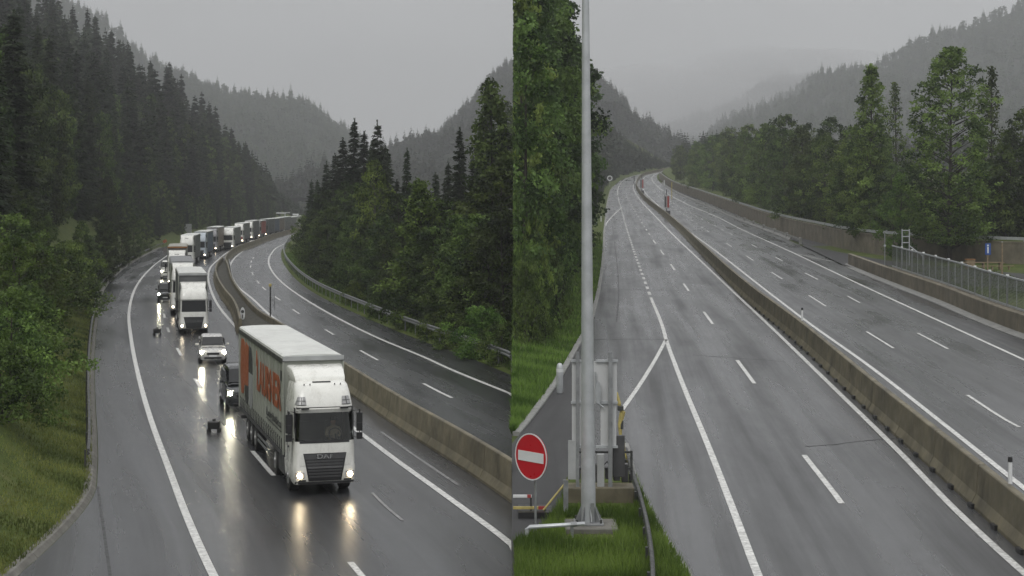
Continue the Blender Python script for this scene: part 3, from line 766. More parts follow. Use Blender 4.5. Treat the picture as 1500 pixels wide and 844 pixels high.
# --- the screen of tall trees left of the second motorway; its motorway-side neighbour keeps it cut along the boundary line
def trimmed(pair, X, Y, z, s, sw, rz, rng):
    """a crown cut back to the boundary (x = 0), as a tree trimmed along a line"""
    me = pair[1].copy(); n = len(me.vertices); co = np.empty(n*3, np.float32); me.vertices.foreach_get('co', co); co = co.reshape(-1,3)
    x = X + sw*(co[:,0]*math.cos(rz) - co[:,1]*math.sin(rz))
    keep = (x.reshape(-1,4) > .03).all(axis=1)
    tint = np.empty(n, np.float32); me.attributes['tint'].data.foreach_get('value', tint)
    P = co.reshape(-1,4,3)[keep].reshape(-1,3); tt = tint.reshape(-1,4)[keep].ravel(); mat = me.materials[0]
    bpy.data.meshes.remove(me)
    return npmesh('crown', P, np.arange(len(P)).reshape(-1,4), mat, tt)
def cuttrunk(me0, X, sw, rz):
    me = me0.copy(); bm = bmesh.new(); bm.from_mesh(me)
    bad = [v for v in bm.verts if not (-1 < 0) or X + sw*(v.co.x*math.cos(rz)-v.co.y*math.sin(rz)) < .05]
    bmesh.ops.delete(bm, geom=bad, context='VERTS'); bm.to_mesh(me); bm.free(); return me
V['screen'] = [broad(110, 24, 2.5, .03, 95, 230, .38, 'leaf_screen', 'oval', cr=1.25, trunkr=.24) + (24,), broad(111, 22, 2.4, .03, 85, 230, .36, 'leaf_screen', 'oval', cr=1.2, trunkr=.22) + (22,), broad(112, 20, 2.5, .02, 85, 220, .38, 'leaf', 'oval', cr=1.2, trunkr=.22) + (20,)]
def screen(variant, X, Y, h, w, label, group=None, kind='screen', cut=True):
    pr = V[kind][variant]; bh = {'screen':(24,22,20)[variant % 3],'spruce':20,'bush':4.5,'fresh':10,'spruce_green':20,'broad':14,'broad_dark':15}[kind]
    s = h/bh; sw = s*w; rz = rnd.uniform(0, 6.28)
    D = max(0, XKc(Y)-X); z = zr(Y)+right_slope(D, Y)-.15
    o = empty('spruce_tree' if 'spruce' in kind else ('shrub' if kind == 'bush' else 'broadleaf_tree'), (X, Y, z), rz, label, 'tree' if kind != 'bush' else 'shrub', group); o.scale = (sw, sw, s)
    link('trunk', cuttrunk(pr[0], X, sw, rz) if cut and X < 6 else pr[0], o)
    cm = trimmed(pr, X, Y, z, s, sw, rz, rnd) if cut and X < 6*w else pr[1]
    link('crown', cm, o); return o
SL, SGp = 'tall leafy broadleaf tree in the green screen left of the pale mast', 'tall trees left of the pale mast'
def xlim(Y): return (np.interp(Y, [80, 100, 125, 150, 200, 260], [784, 810, 834, 852, 868, 879])-CX)*Y/F
def fit(v, Y, h, frac, kind='screen', label=SL, group=SGp):
    bh, br = {'screen':((24,2.7),(22,2.5),(20,2.6))[v % 3], 'spruce':(20,2.6), 'bush':(4.5,2.5), 'broad':(14,3.3), 'broad_dark':(15,3.3)}[kind]
    r = br*h/bh*.95; L = xlim(Y)*rnd.uniform(.86, 1.13); X = max(.4, L*frac); w = min(1.1, (L-X)/r) if (L-X)/r < 1 else 1.0
    return screen(v, X, Y, h, w, label, group, kind)
for v, Y, h, fr in ((0,98,19,.30),(2,108,21,.32),(1,116,23,.45),(0,124,25,.30),(2,132,22,.55),(1,140,27,.45),(0,148,27,.60),(2,156,25,.35),(1,165,29,.55),(0,174,27,.68),(2,184,29,.5),(1,196,26,.72),(0,212,28,.62)):
    fit(v, Y, h, fr)
for v, Y, h, fr in ((0,158,31,.3),(1,178,33,.5),(2,205,31,.62),(3,232,27,.75)):
    fit(v, Y, h, fr, 'spruce', 'dark spruce rising behind the leafy screen left of the pale mast', 'spruces behind the leafy screen')
for i, (Y, h, fr) in enumerate(((92,4.6,.35),(94,5,.45),(96,5.5,.35),(97,7,.55),(102,7,.4),(108,8,.6),(114,8,.5),(120,9,.65),(128,9,.6),(136,9,.7),(145,9,.72),(156,9,.76),(168,9,.8),(182,9,.82),(200,9,.85))):
    fit(1+i % 2, Y, h, fr, 'bush', 'leafy shrub hanging over the grass strip at the foot of the green screen', 'shrubs at the foot of the green screen')
# receding trees along the strip
for i in range(26):
    Y = 225 + i*17 + rnd.uniform(-5,5); d = rnd.uniform(6,9) if i % 2 else rnd.uniform(11,17); X = XK(Y)-d-1.0
    k = 'spruce_far' if i % 3 == 0 else ('broad' if i % 3 == 1 else 'broad_dark')
    h = (rnd.uniform(15,20) if 'spruce' in k else rnd.uniform(10,14))
    tree(k, X, Y, zr(Y)+right_slope(d+1,Y)-.3, h, 'tree of the receding row on the grass slope left of the empty motorway', 'tree', 'receding row left of the empty motorway', rng=rnd)

# --- the long row behind the retaining wall
def tw(kind, px, top, off, label, group=None, w=None, variant=None, Yw=None, cat='tree', name=None):
    """a tree `off` metres behind the wall, seen at column px with its top at row `top`"""
    best = min(wpath, key=lambda p: abs(CX+F*p.x/p.y - px)); off += 3.2; Y = best.y + off*.5 if px < 1250 else best.y + off
    X = (px-CX)*Y/F + (off*.45 if px < 1250 else 0); z = zr(Y)+WALL_H
    h = H-(top-HY)*Y/F - z
    return tree(kind, X, Y, z-.15, h, label, cat, group, w, rng=rnd, variant=variant, name=name)
RG, RLb = 'broadleaf trees behind the brown retaining wall', 'green broadleaf tree in the long row behind the brown retaining wall'
for px, top, off in ((972,216,10),(984,212,4),(996,208,9),(1006,214,4),(1018,200,10),(1028,196,4),(1040,186,10),(1052,198,4),(1062,182,9),(1074,192,4),(1086,178,10),(1096,188,4),(1106,166,9),(1120,186,4),(1134,178,9),(1148,190,4),(1160,172,10),(1176,196,4),(1192,186,9),(1206,202,4),(1218,178,8),(1236,205,4),(1254,210,9),(1272,212,4),(1292,232,9),(1308,238,4),(1330,236,14),(1112,212,3),(1165,226,3),(1225,232,3)):
    k = 'broad' if rnd.random() < .72 else 'broad_dark'
    tw(k, px, top+rnd.uniform(-3,3), off, RLb, RG, w=rnd.uniform(.9,1.2))
for px, top in ((1012,250),(1082,266),(1150,272),(1215,282),(1275,292),(1335,304)):
    tw('bush', px, top, 2.6, 'leafy bush filling the gap just above the brown retaining wall', 'bushes above the retaining wall', w=1.2, variant=rnd.choice((1,2)), cat='bush')
V['larch'] = [broad(120, 18, 2.7, .08, 230, 70, .30, 'leaf', 'cone', cr=.62, trunkr=.2) + (18,), broad(121, 18, 2.3, .10, 130, 42, .30, 'leaf', 'cone', cr=.6) + (18,)]
tw('larch', 1276, 94, 7, 'tall spire-shaped tree rising above the row behind the brown wall', w=1.05, variant=0)
tw('larch', 1221, 120, 16, 'thin sparse treetop showing above the broadleaf row behind the wall', w=.9, variant=1)
tw('larch', 1452, 96, 14, 'thin pale treetop right of the tall oval tree', w=.95, variant=1)
for px, top, off, w in ((1340,250,15,1.2),(1375,252,17,1.2),(1405,248,19,1.2),(1432,256,15,1.2),(1465,236,13,1.2),(1478,196,8,1.1),(1500,160,6,1.1),(1462,250,4,1.0),(1440,262,10,1.0),(1520,190,9,1.1),(1355,262,10,1.0)):
    tw('broad_dark' if px % 4 else 'broad', px, top, off, 'broadleaf tree behind the wall to the right of the tall oval tree', 'trees right of the tall oval tree', w=w)
V['poplar'] = [broad(130, 23, 3.7, .10, 400, 80, .30, 'leaf', 'poplar', cr=.74, trunkr=.22) + (23,)]
Y = Yr(386); X = (1391-CX)*Y/F; z = zr(Y)+.12
o = tree('poplar', X, Y, z, H-(70-HY)*Y/F - z, 'tall oval tree with a straight trunk standing in front of the brown wall', 'tree', rng=rnd, w=1.28)
Y = Yr(382); X = (1318-CX)*Y/F
tree('fresh', X, Y, zr(Y)+.1, H-(258-HY)*Y/F - zr(Y), 'yellow-green young tree behind the end of the mesh fence', 'tree', rng=rnd, w=.8, name='young_tree')

# ------------------------------------------------------------------ far hills and their woods
def lowtree(seed, kind):
    rng = np.random.default_rng(seed); cs, ds, Ls, Ws, ts = [], [], [], [], []
    if kind == 0:
        for i in range(15):
            t = .08+.92*i/15; r = 2.3*(1-t)**.75+.1; n = 6 if t < .8 else 4; a = rng.uniform(0,6.28)+np.arange(n)*6.283/n
            s = r*(1+rng.normal(size=n)*.2)
            cs.append(np.stack([np.cos(a)*s*.5, np.sin(a)*s*.5, np.full(n, 12*t)-.2*s],1)); ds.append(np.stack([np.cos(a),np.sin(a),np.full(n,-.5)],1)); Ls.append(s*1.15+.2); Ws.append(s*.8+.2); ts.append(rng.uniform(0,.7)+.3*rng.random(n))
        cs.append(np.array([[0,0,11.9]])); ds.append(np.array([[0,0,1.]])); Ls.append(np.array([1.2])); Ws.append(np.array([.3])); ts.append(np.array([.5]))
    else:
        n = 80; d = rng.normal(size=(n,3)); d /= np.linalg.norm(d,axis=1,keepdims=True)
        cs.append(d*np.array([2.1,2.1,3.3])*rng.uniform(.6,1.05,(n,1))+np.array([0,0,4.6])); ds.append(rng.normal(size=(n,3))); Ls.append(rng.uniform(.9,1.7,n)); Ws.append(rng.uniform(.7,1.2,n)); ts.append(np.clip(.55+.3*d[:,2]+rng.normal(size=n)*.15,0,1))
    rngl = np.random.default_rng(seed+1)
    c = np.concatenate(cs); return leaves(c, np.concatenate(ds), np.concatenate(Ls), np.concatenate(Ws), rngl) + (np.repeat(np.concatenate(ts),4),)
LOW = [lowtree(200,0), lowtree(201,0), lowtree(202,0), lowtree(203,1), lowtree(204,1)]
def forest(name, pos, heights, seed, pb, label, mat='far_tree'):
    rng = np.random.default_rng(seed); vs, qs, ts, b = [], [], [], 0
    for (x, y, z), h in zip(pos, heights):
        P, q, t = LOW[3+rng.integers(2)] if rng.random() < pb else LOW[rng.integers(3)]
        a = rng.uniform(0,6.28); c, s = math.cos(a), math.sin(a); k = h/12; kw = k*rng.uniform(.9,1.25)
        vs.append(np.stack([(P[:,0]*c-P[:,1]*s)*kw+x, (P[:,0]*s+P[:,1]*c)*kw+y, P[:,2]*k+z],1)); qs.append(q+b); b += len(P)
        ts.append(np.clip(t+rng.normal()*.14,0,1))
    o = link(name, npmesh(name, np.concatenate(vs), np.concatenate(qs), M[mat], np.concatenate(ts)))
    tag(o, label, 'forest', kind='stuff'); return o
def hill(ridge, Yc, Yf, zf, seed, n, hmin, hmax, pb, label, th=9.0, ridge_n=120, steep=1.15):
    rng = np.random.default_rng(seed); fr = pchip(ridge, key=0); px0, px1 = ridge[0][0], ridge[-1][0]
    def zc(px): return H+(HY-fr(px))*Yc/F - th
    ph = rng.uniform(0,6.28,6)
    def surf(px, t):
        tt = min(t, 1.0); z = zf + (zc(px)-zf)*tt**steep
        X = (px-CX)*Yc/F; Y = Yf+(Yc-Yf)*t
        z += (math.sin(X*.045+ph[0]+Y*.02)*5 + math.sin(X*.11+ph[1]-Y*.03)*2.2 + math.sin(Y*.06+ph[2]+X*.02)*3)*min(1,4*tt*(1-tt))*Yc/1100
        if t > 1: z -= (t-1)*(Yc-Yf)*.5
        return (X, Y, z)
    nx, ny = 90, 26; v = [surf(px0+(px1-px0)*i/nx, 1.35*j/ny) for j in range(ny+1) for i in range(nx+1)]
    f = [(j*(nx+1)+i, j*(nx+1)+i+1, (j+1)*(nx+1)+i+1, (j+1)*(nx+1)+i) for j in range(ny) for i in range(nx)]
    me = bpy.data.meshes.new('mountain'); me.from_pydata(v, [], f); me.materials.append(M['hill_ground'])
    struct(link('mountain', me))
    pos, hs = [], []
    for _ in range(n):
        t = rng.uniform(0,1)**.7; p = surf(rng.uniform(px0,px1), t); pos.append((p[0],p[1],p[2]-.8)); hs.append(rng.uniform(hmin,hmax))
    for i in range(ridge_n):
        p = surf(px0+(px1-px0)*(i+rng.uniform(0,1))/ridge_n, rng.uniform(.95,1.03)); pos.append((p[0],p[1],p[2]-.5)); hs.append(rng.uniform(hmin,hmax)*(1.25 if rng.random() < .15 else 1))
    forest('forest', pos, hs, seed+7, pb, label)
hill([(-120,-70),(60,-20),(150,25),(205,72),(250,98),(300,120),(350,134),(410,144),(445,148),(480,172),(510,190),(560,236),(640,290)], 2100, 1250, 2, 300, 6500, 12, 24, .4, 'hazy wooded mountainside behind the truck queue')
hill([(540,300),(595,228),(625,206),(660,190),(690,150),(720,112),(748,90),(790,62),(830,72),(872,108),(895,142),(926,184),(952,210),(974,234),(992,262)], 1800, 950, 10, 310, 5000, 11, 22, .4, 'wooded ridge rising between the two motorway valleys')
hill([(985,246),(1010,222),(1040,188),(1075,168),(1130,146),(1200,108),(1270,98),(1340,58),(1400,36),(1480,6),(1560,-34),(1720,-100)], 2300, 950, 16, 320, 7500, 11, 23, .55, 'hazy wooded mountainside above the long tree row')
hill([(820,210),(900,196),(960,184),(1010,168),(1060,152),(1110,122),(1150,104),(1200,112),(1260,130)], 3600, 2600, 30, 330, 2200, 18, 28, .2, 'pale misty mountainside at the far end of the empty motorway', th=16)
# upper left slope behind the individual rows
pos, hs = [], []; rg = np.random.default_rng(77)
for _ in range(900):
    Y = rg.uniform(300, 700); d = rg.uniform(60, 150); h = min(rg.uniform(15, 22), sky_left(XL(Y)-d, Y)-bankY(d, Y))
    if h > 4: pos.append((XL(Y)-d, Y, bankY(d, Y)-1)); hs.append(h)
for _ in range(500):
    Y = rg.uniform(640, 1000); d = rg.uniform(6, 60); h = min(rg.uniform(12, 20), sky_left(XL(Y)-d, Y)-bankY(d, Y))
    if h > 4: pos.append((XL(Y)-d, Y, bankY(d, Y)-1)); hs.append(h)
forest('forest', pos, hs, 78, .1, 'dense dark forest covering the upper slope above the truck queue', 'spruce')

pos, hs = [], []
for _ in range(1500):
    Y = rg.uniform(330, 880); d = 3.6+110*rg.random()**2; X = XK(Y)-d
    if X < 3: continue
    z = zr(Y)+right_slope(d, Y)-1; top = H-(np.interp(CX+F*X/Y, [750,870,920,985,1010], [90,150,205,240,244])-HY)*Y/F
    h = min(rg.uniform(9, 17)*(.55 if d < 6 else 1), top-z)
    if h > 2.5: pos.append((X, Y, z)); hs.append(h)
for _ in range(500):
    Y = rg.uniform(650, 880); d = rg.uniform(12, 150); pos.append((XO(Y)+d, Y, zr(Y)+1)); hs.append(rg.uniform(11, 19))
for _ in range(900):
    Y = rg.uniform(815, 880); X = rg.uniform(10, 150); h = min(12, H-(np.interp(CX+F*X/Y, [750,920,985,1100], [90,215,238,244])-HY)*Y/F-zr(Y))
    if h > 1.5: pos.append((X, Y, zr(Y)+.2)); hs.append(h*rg.uniform(.7,1))
forest('forest', pos, hs, 79, .45, 'mixed wood on the valley side where the empty motorway disappears')
# ------------------------------------------------------------------ grass
def grass(label, pts, hgt, wid, seed, mat):
    rng = np.random.default_rng(seed); p = np.asarray(pts); n = len(p)
    a = rng.uniform(0,6.283,n); h = hgt*rng.uniform(.5,1.3,n); w = wid*rng.uniform(.7,1.3,n); ln = rng.uniform(.1,.7,n)*h; b = rng.uniform(0,6.283,n)
    dx, dy = np.cos(a)*w, np.sin(a)*w
    P = np.stack([np.stack([p[:,0]-dx,p[:,1]-dy,p[:,2]-.03],1), np.stack([p[:,0]+dx,p[:,1]+dy,p[:,2]-.03],1), np.stack([p[:,0]+np.cos(b)*ln,p[:,1]+np.sin(b)*ln,p[:,2]+h],1)],1).reshape(-1,3)
    patch = .5+.3*np.sin(p[:,0]*1.1+np.sin(p[:,1]*.7)*2)+.25*np.sin(p[:,1]*1.7+p[:,0]*.6)
    t = np.clip(patch+rng.normal(size=n)*.22,0,1)
    o = link('grass', npmesh('grass', P, np.arange(3*n).reshape(n,3), M[mat], np.repeat(t,3))); tag(o, label, 'grass', kind='stuff')
rg = np.random.default_rng(9); pts = []
for _ in range(110000):
    Y = 38+ (rg.random()**1.5)*120; d = .25 + rg.random()**1.2*9; pts.append((XL(Y)-d, Y, bank(d)*(1)))
grass('rough damp grass on the bank left of the queue', pts, .13, .022, 1, 'blade_dry')
pts = []
for _ in range(9000):
    Y = 93 + rg.random()*200; x = XR0(Y)+.5+rg.random()*3
    if x < -.05: pts.append((x, Y, rightbank(x-XR(Y), Y)))
grass('grass strip under the guardrail at the foot of the wood', pts, .3, .035, 2, 'blade')
pts = []
for _ in range(30000):
    Y = 62 + rg.random()**1.3*170; k = XKc(Y)
    if k < .3: continue
    D = .25+rg.random()*min(k-.25, 8); pts.append((k-D, Y, zr(Y)+right_slope(D, Y)))
grass('fresh grass strip left of the empty motorway', pts, .26, .03, 3, 'blade')
pts = []
for _ in range(7000):
    Y = Yr(rg.uniform(392,440)); xo = XO(Y); pts.append((xo+1.2+rg.random()*12, Y, zr(Y)+.12))
grass('grass of the rest area behind the mesh fence', pts, .22, .035, 4, 'blade')
# ================================================================== vehicles
def rring(w, y0, y1, rf, rb, n=5):
    """rounded rectangle in plan: front edge at y0 (towards -y), rear edge at y1; starts at the front left corner, runs along the front"""
    x = w/2; out = []
    for cx, cy, r, a0 in ((-x+rf, y0+rf, rf, 180), (x-rf, y0+rf, rf, 270), (x-rb, y1-rb, rb, 0), (-x+rb, y1-rb, rb, 90)):
        for k in range(n+1):
            a = R(a0+90*k/n); out.append((cx+r*math.cos(a), cy+r*math.sin(a)))
    return out
class Cab:
    """a cab body as stacked plan rings: levels = (z, width, front y, rear y, front corner radius)"""
    def __init__(s, levels): s.lv = levels
    def at(s, z):
        lv = s.lv
        for a, b in zip(lv, lv[1:]):
            if z <= b[0]: break
        t = 0 if b[0] == a[0] else min(1, max(0, (z-a[0])/(b[0]-a[0])))
        return [a[i]+(b[i]-a[i])*t for i in range(5)]
    def fy(s, x, z):
        _, w, y0, y1, r = s.at(z); e = max(0.0, abs(x)-(w/2-r))
        return y0 + r - math.sqrt(max(0.0, r*r-min(e, r*.999)**2))
    def body(s, skip=None, n=5):
        m = MB(); rings = [[Vector((x, y, l[0])) for x, y in rring(l[1], l[2], l[3], l[4], .06, n)] for l in s.lv]
        k = len(rings[0]); vs = [v for r in rings for v in r]; fs = []
        for i in range(len(rings)-1):
            for j in range(k):
                if skip and s.lv[i][0] >= skip[0]-1e-4 and s.lv[i+1][0] <= skip[1]+1e-4 and 2 <= j <= 2*n-1+0: continue
                fs.append((i*k+j, i*k+(j+1) % k, (i+1)*k+(j+1) % k, (i+1)*k+j))
        fs.append(tuple(range(k-1,-1,-1))); fs.append(tuple((len(rings)-1)*k+j for j in range(k)))
        return m.add(vs, fs)
    def patch(s, m, pts, off, nx=10, nz=4, thick=.02):
        """a panel on the front: pts = bottom-left, bottom-right, top-right, top-left as (x, z); raised by off"""
        (a, b, c, d) = pts; grid = []
        for j in range(nz+1):
            v = j/nz
            for i in range(nx+1):
                u = i/nx
                x = (a[0]*(1-u)+b[0]*u)*(1-v)+(d[0]*(1-u)+c[0]*u)*v; z = (a[1]*(1-u)+b[1]*u)*(1-v)+(d[1]*(1-u)+c[1]*u)*v
                grid.append((x, s.fy(x, z)-off, z))
        w = nx+1; n = len(grid)
        back = [(x, y+thick+off, z) for x, y, z in grid]
        fs = [(j*w+i, j*w+i+1, (j+1)*w+i+1, (j+1)*w+i) for j in range(nz) for i in range(nx)]
        fs2 = [tuple(n+k for k in reversed(f)) for f in fs]
        edge = [j for j in range(nx+1)] + [j*w+nx for j in range(1, nz+1)] + [nz*w+i for i in range(nx-1, -1, -1)] + [j*w for j in range(nz-1, 0, -1)]
        sides = [(edge[i], n+edge[i], n+edge[(i+1) % len(edge)], edge[(i+1) % len(edge)]) for i in range(len(edge))]
        m.add(grid+back, fs+fs2+sides); return m
WHEELS = {}
def wheel(parent, x, y, r, w):
    key = (round(r,3), round(w,3))
    if key not in WHEELS:
        t = MB().cyl_x((0,0,0), r, w, 24).mesh('tyre', M['rubber'], smooth=True)
        q = MB().cyl_x((0,0,0), r*.60, w+.016, 18); q.cyl_x((0,0,0), r*.22, w+.07, 12)
        WHEELS[key] = (t, q.mesh('rim', M['rim'], smooth=True))
    t, q = WHEELS[key]
    o = link('wheel', t, parent); o.location = (x, y, r); p = link('rim', q, o); return o

def truck(loc, rz, label, cab='white', side='offwhite', roof='roofsheet', ht=4.45, hc=4.2, L=13.6, W=2.12, near=False, lamps=True, group='trucks queuing on the motorway', name='articulated_truck', edge=None, front_band=None):
    root = empty(name, loc, rz, label, 'truck', group); w = W; k = hc/4.27
    zz = lambda z: z*k
    cb = Cab([(zz(.40), w*.95, .06, 2.15, .20), (zz(.52), w*.985, .0, 2.2, .24), (zz(.98), w, -.03, 2.2, .26), (zz(1.05), w*.985, .0, 2.2, .26), (zz(1.50), w*.98, .02, 2.2, .26), (zz(1.86), w*.975, .06, 2.2, .28),
              (zz(2.84), w*.95, .20, 2.2, .30), (zz(2.90), w*.95, .14, 2.2, .30), (zz(3.05), w*.94, .16, 2.2, .30), (zz(3.45), w*.90, .34, 2.2, .34), (zz(3.70), w*.86, .52, 2.2, .40), (zz(3.82), w*.80, .80, 2.2, .42)])
    body = cb.body((zz(1.86), zz(2.84)) if near else None).build('cab', M[cab], root, smooth=True)
    # deflector on the roof
    m = MB(); y0, y1 = .95, 2.3
    m.loft([[Vector((x*w, y, zz(z))) for x, y, z in ring] for ring in (
        [(-.40,y0,3.74),(.40,y0,3.74),(.43,y1,3.74),(-.43,y1,3.74)],
        [(-.41,y0+.10,3.95),(.41,y0+.10,3.95),(.45,y1,3.95),(-.45,y1,3.95)],
        [(-.42,y0+.52,4.16),(.42,y0+.52,4.16),(.46,y1,4.2),(-.46,y1,4.2)],
        [(-.41,y0+.75,4.22),(.41,y0+.75,4.22),(.45,y1,4.27),(-.45,y1,4.27)])])
    m.build('roof_deflector', M[cab], body, bevel=.05 if near else 0, smooth=True)
    gm = M['glass'] if near else M['glassdark']
    m = MB(); cb.patch(m, ((-.47*w, zz(1.88)), (.47*w, zz(1.88)), (.455*w, zz(2.82)), (-.455*w, zz(2.82))), .006, 14, 5, .012); m.build('windscreen', gm, body, smooth=near)
    # grille
    m = MB(); cb.patch(m, ((-.26*w, zz(.52)), (.26*w, zz(.52)), (.345*w, zz(1.46)), (-.345*w, zz(1.46))), .022); gr_ = m.build('grille', M['black' if near else 'grille'], body)
    if near:
        m = MB()
        for i in range(6):
            z = .64+.105*i; hw = (.255+.085*(z-.52)/.94)*w*.93
            cb.patch(m, ((-hw, zz(z)), (hw, zz(z)), (hw*1.01, zz(z+.06)), (-hw*1.01, zz(z+.06))), .05, 10, 1, .02)
        m.build('slat', M['darkgrey'], gr_)
        m = MB(); cb.patch(m, ((-.31*w, zz(1.26)), (.31*w, zz(1.26)), (.335*w, zz(1.43)), (-.335*w, zz(1.43))), .04, 10, 1); m.build('badge_panel', M['darkgrey'], gr_)
        tm = textmesh('badge_lettering', 'DAF', .20, M['chrome'], .012, .004); t = link('badge_lettering', tm, gr_)
        t.location = (0, cb.fy(0, zz(1.35))-.052, zz(1.345)); t.rotation_euler = (R(90), 0, 0); t.scale = (1.5, 1, 1)
        m = MB()
        for s in (-1, 1): cb.patch(m, ((s*.335*w-.14, zz(1.04)), (s*.335*w+.14+(.0), zz(1.04)), (s*.36*w+.13, zz(1.42)), (s*.36*w-.06, zz(1.42))) , .02, 4, 2)
        m.build('side_vent', M[cab], body)
        m = MB(); cb.patch(m, ((-.49*w, zz(1.80)), (.49*w, zz(1.80)), (.49*w, zz(1.88)), (-.49*w, zz(1.88))), .012); 
        for x in (-.5, .05, .55): m.tube([(x, cb.fy(x, zz(1.86))-.03, zz(1.86)), (x-.42, cb.fy(x-.42, zz(2.0))-.03, zz(1.99))], .012, 5)
        m.build('wiper', M['black'], body)
        m = MB(); cb.patch(m, ((-.47*w, zz(2.82)), (.47*w, zz(2.82)), (.47*w, zz(2.95)), (-.47*w, zz(2.95))), .03, 12, 1); m.build('sun_visor', M['white'], body)
        m = MB()
        for x in (-.66, .66): m.box((x, .06, zz(2.99)), (.26, .14, .05))
        m.build('marker_lamp', M['black'], body)
        m = MB(); m.box((0, .82, zz(3.77)), (.62, .22, .05), Matrix.Rotation(R(-22), 3, 'X'))
        m.build('roof_vent', M['black'], body)
        m = MB()
        for x in (-.62, -.42, .42, .62): m.box((x, .66, zz(3.69)), (.03, .34, .03), Matrix.Rotation(R(-28), 3, 'X'))
        m.build('roof_rib', M['darkgrey'], body)
    elif hc > 3.9:
        m = MB(); m.box((0, .78, zz(3.80)), (.5, .12, .08)); m.build('roof_vent', M['black'], body)
    # bumper, lamps
    m = MB(); cb.patch(m, ((-.47*w, zz(.41)), (.47*w, zz(.41)), (.47*w, zz(.50)), (-.47*w, zz(.50))), .03, 12, 1); m.build('bumper', M['darkgrey' if near else 'grille'], body)
    for s in (-1, 1):
        m = MB(); cb.patch(m, ((s*.40*w-.15, zz(.62)), (s*.40*w+.15, zz(.62)), (s*.40*w+.15, zz(.82)), (s*.40*w-.15, zz(.82))), .014, 6, 2)
        hl = m.build('headlight', M['lens'] if near else M['grille'], body)
        if lamps:
            x = s*.40*w; q = MB(); q.tube([(x-.0, cb.fy(x, zz(.72))-.02, zz(.72)), (x, cb.fy(x, zz(.72))-.036, zz(.72))], .085 if near else .09, 14); q.build('headlamp', M['lamp'] if near else M['lamp_small'], hl)
        if near:
            m = MB(); cb.patch(m, ((s*.37*w-.19, zz(3.08)), (s*.37*w+.19-(.05 if s > 0 else 0), zz(3.08)), (s*.35*w+.12, zz(3.36)), (s*.35*w-.12, zz(3.36))), .015, 6, 3); rl = m.build('roof_lamp', M['lens'], body)
            q = MB()
            for dz in (0, .13):
                cb.patch(q, ((s*.36*w-.15, zz(3.09+dz)), (s*.36*w+.15, zz(3.09+dz)), (s*.36*w+.14, zz(3.105+dz)), (s*.36*w-.14, zz(3.105+dz))), .03, 5, 1)
            cb.patch(q, ((s*.36*w-.01, zz(3.09)), (s*.36*w+.01, zz(3.09)), (s*.355*w+.01, zz(3.35)), (s*.355*w-.01, zz(3.35))), .03, 1, 3); q.build('lamp_frame', M['black'], rl)
            m = MB(); cb.patch(m, ((s*.36*w-.13, zz(.515)), (s*.36*w+.13, zz(.515)), (s*.36*w+.12, zz(.57)), (s*.36*w-.12, zz(.57))), .02, 3, 1); m.build('fog_lamp', M['black'], body)
        # mirrors
        m = MB(); xm = s*(w/2+.14)
        m.tube([(s*w*.47, .22, zz(2.86)), (xm, .12, zz(2.90)), (xm, .12, zz(1.95)), (s*w*.48, .2, zz(1.95))], .025, 6)
        for z0, h in ((2.62, .40), (2.30, .32), (1.99, .26)): m.box((xm, .15, zz(z0)), (.19, .15, h*.86))
        m.build('mirror', M['black'], body, bevel=.03 if near else 0)
        # side window, door line, steps
        m = MB(); m.box((s*(w*.487), .95, zz(2.33)), (.03, .95, zz(.80))); m.build('side_window', M['glassdark'], body)
    if near:
        m = MB()
        for s in (-1, 1):
            m.box((s*w*.492, .42, zz(1.7)), (.016, .016, 2.1)); m.box((s*w*.492, 1.5, zz(1.7)), (.016, .016, 2.1)); m.box((s*w*.496, 1.3, zz(1.55)), (.03, .16, .06))
        m.build('door', M['darkgrey'], body)
        m = MB(); m.box((0, 2.1, zz(2.2)), (w*.9, .04, 1.9)); m.box((0, 1.1, zz(1.55)), (w*.9, 2.0, .05)); m.box((0, .36, zz(1.72)), (w*.88, .42, .22)); m.box((0, 1.1, zz(3.0)), (w*.88, 1.9, .03))
        for s in (-1, 1): m.box((s*w*.462, 1.15, zz(2.3)), (.03, 1.8, zz(1.4)))
        for s in (-1, 1): m.box((s*.46, 1.42, zz(1.95)), (.46, .16, .85)); m.box((s*.46, 1.15, zz(1.62)), (.46, .5, .14))
        m.build('cab_lining', M['interior'], body)
        m = MB(); c = Vector((.46, .66, zz(2.0))); rr = .21
        ring = [c + Vector((rr*math.cos(a), rr*.35*math.sin(a), rr*.93*math.sin(a))) for a in [2*math.pi*i/20 for i in range(21)]]
        m.tube(ring, .018, 6, False); m.tube([c, c+Vector((0,-.25,-.25))], .03, 6); m.build('steering_wheel', M['black'], body)
        m = MB(); cb.patch(m, ((-.24, zz(.40)), (.24, zz(.40)), (.24, zz(.47)), (-.24, zz(.47))), .045, 3, 1); m.build('number_plate', M['darkgrey'], body)
    # chassis
    m = MB()
    for s in (-1, 1): m.box((s*.42, 3.6, .82), (.09, 4.0, .22))
    m.box((0, 1.2, .62), (w*.86, 1.9, .35)); m.build('chassis', M['black'], root)
    for s in (-1, 1):
        m = MB(); m.box((s*(w/2-.12), 3.05, .66), (.2, 1.5, .62)); m.build('side_skirt', M['darkgrey'], root, bevel=.03 if near else 0)
    r = .52
    for s in (-1, 1):
        wheel(root, s*(w/2-.19), 1.42, r, .34); wheel(root, s*(w/2-.30), 4.75, r, .56)
        for y in (2.45+L*.60, 2.45+L*.60+1.32, 2.45+L*.60+2.64): wheel(root, s*(w/2-.22), y, r*.94, .40)
    # trailer
    y0, y1, zb = 2.5, 2.5+L, 1.02
    m = MB(); m.box((0, (y0+y1)/2, (zb+ht-.16)/2+.06), (w-.05, L-.06, ht-.16-zb-.1)); tr = m.build('trailer', M[side], root)
    m = MB()
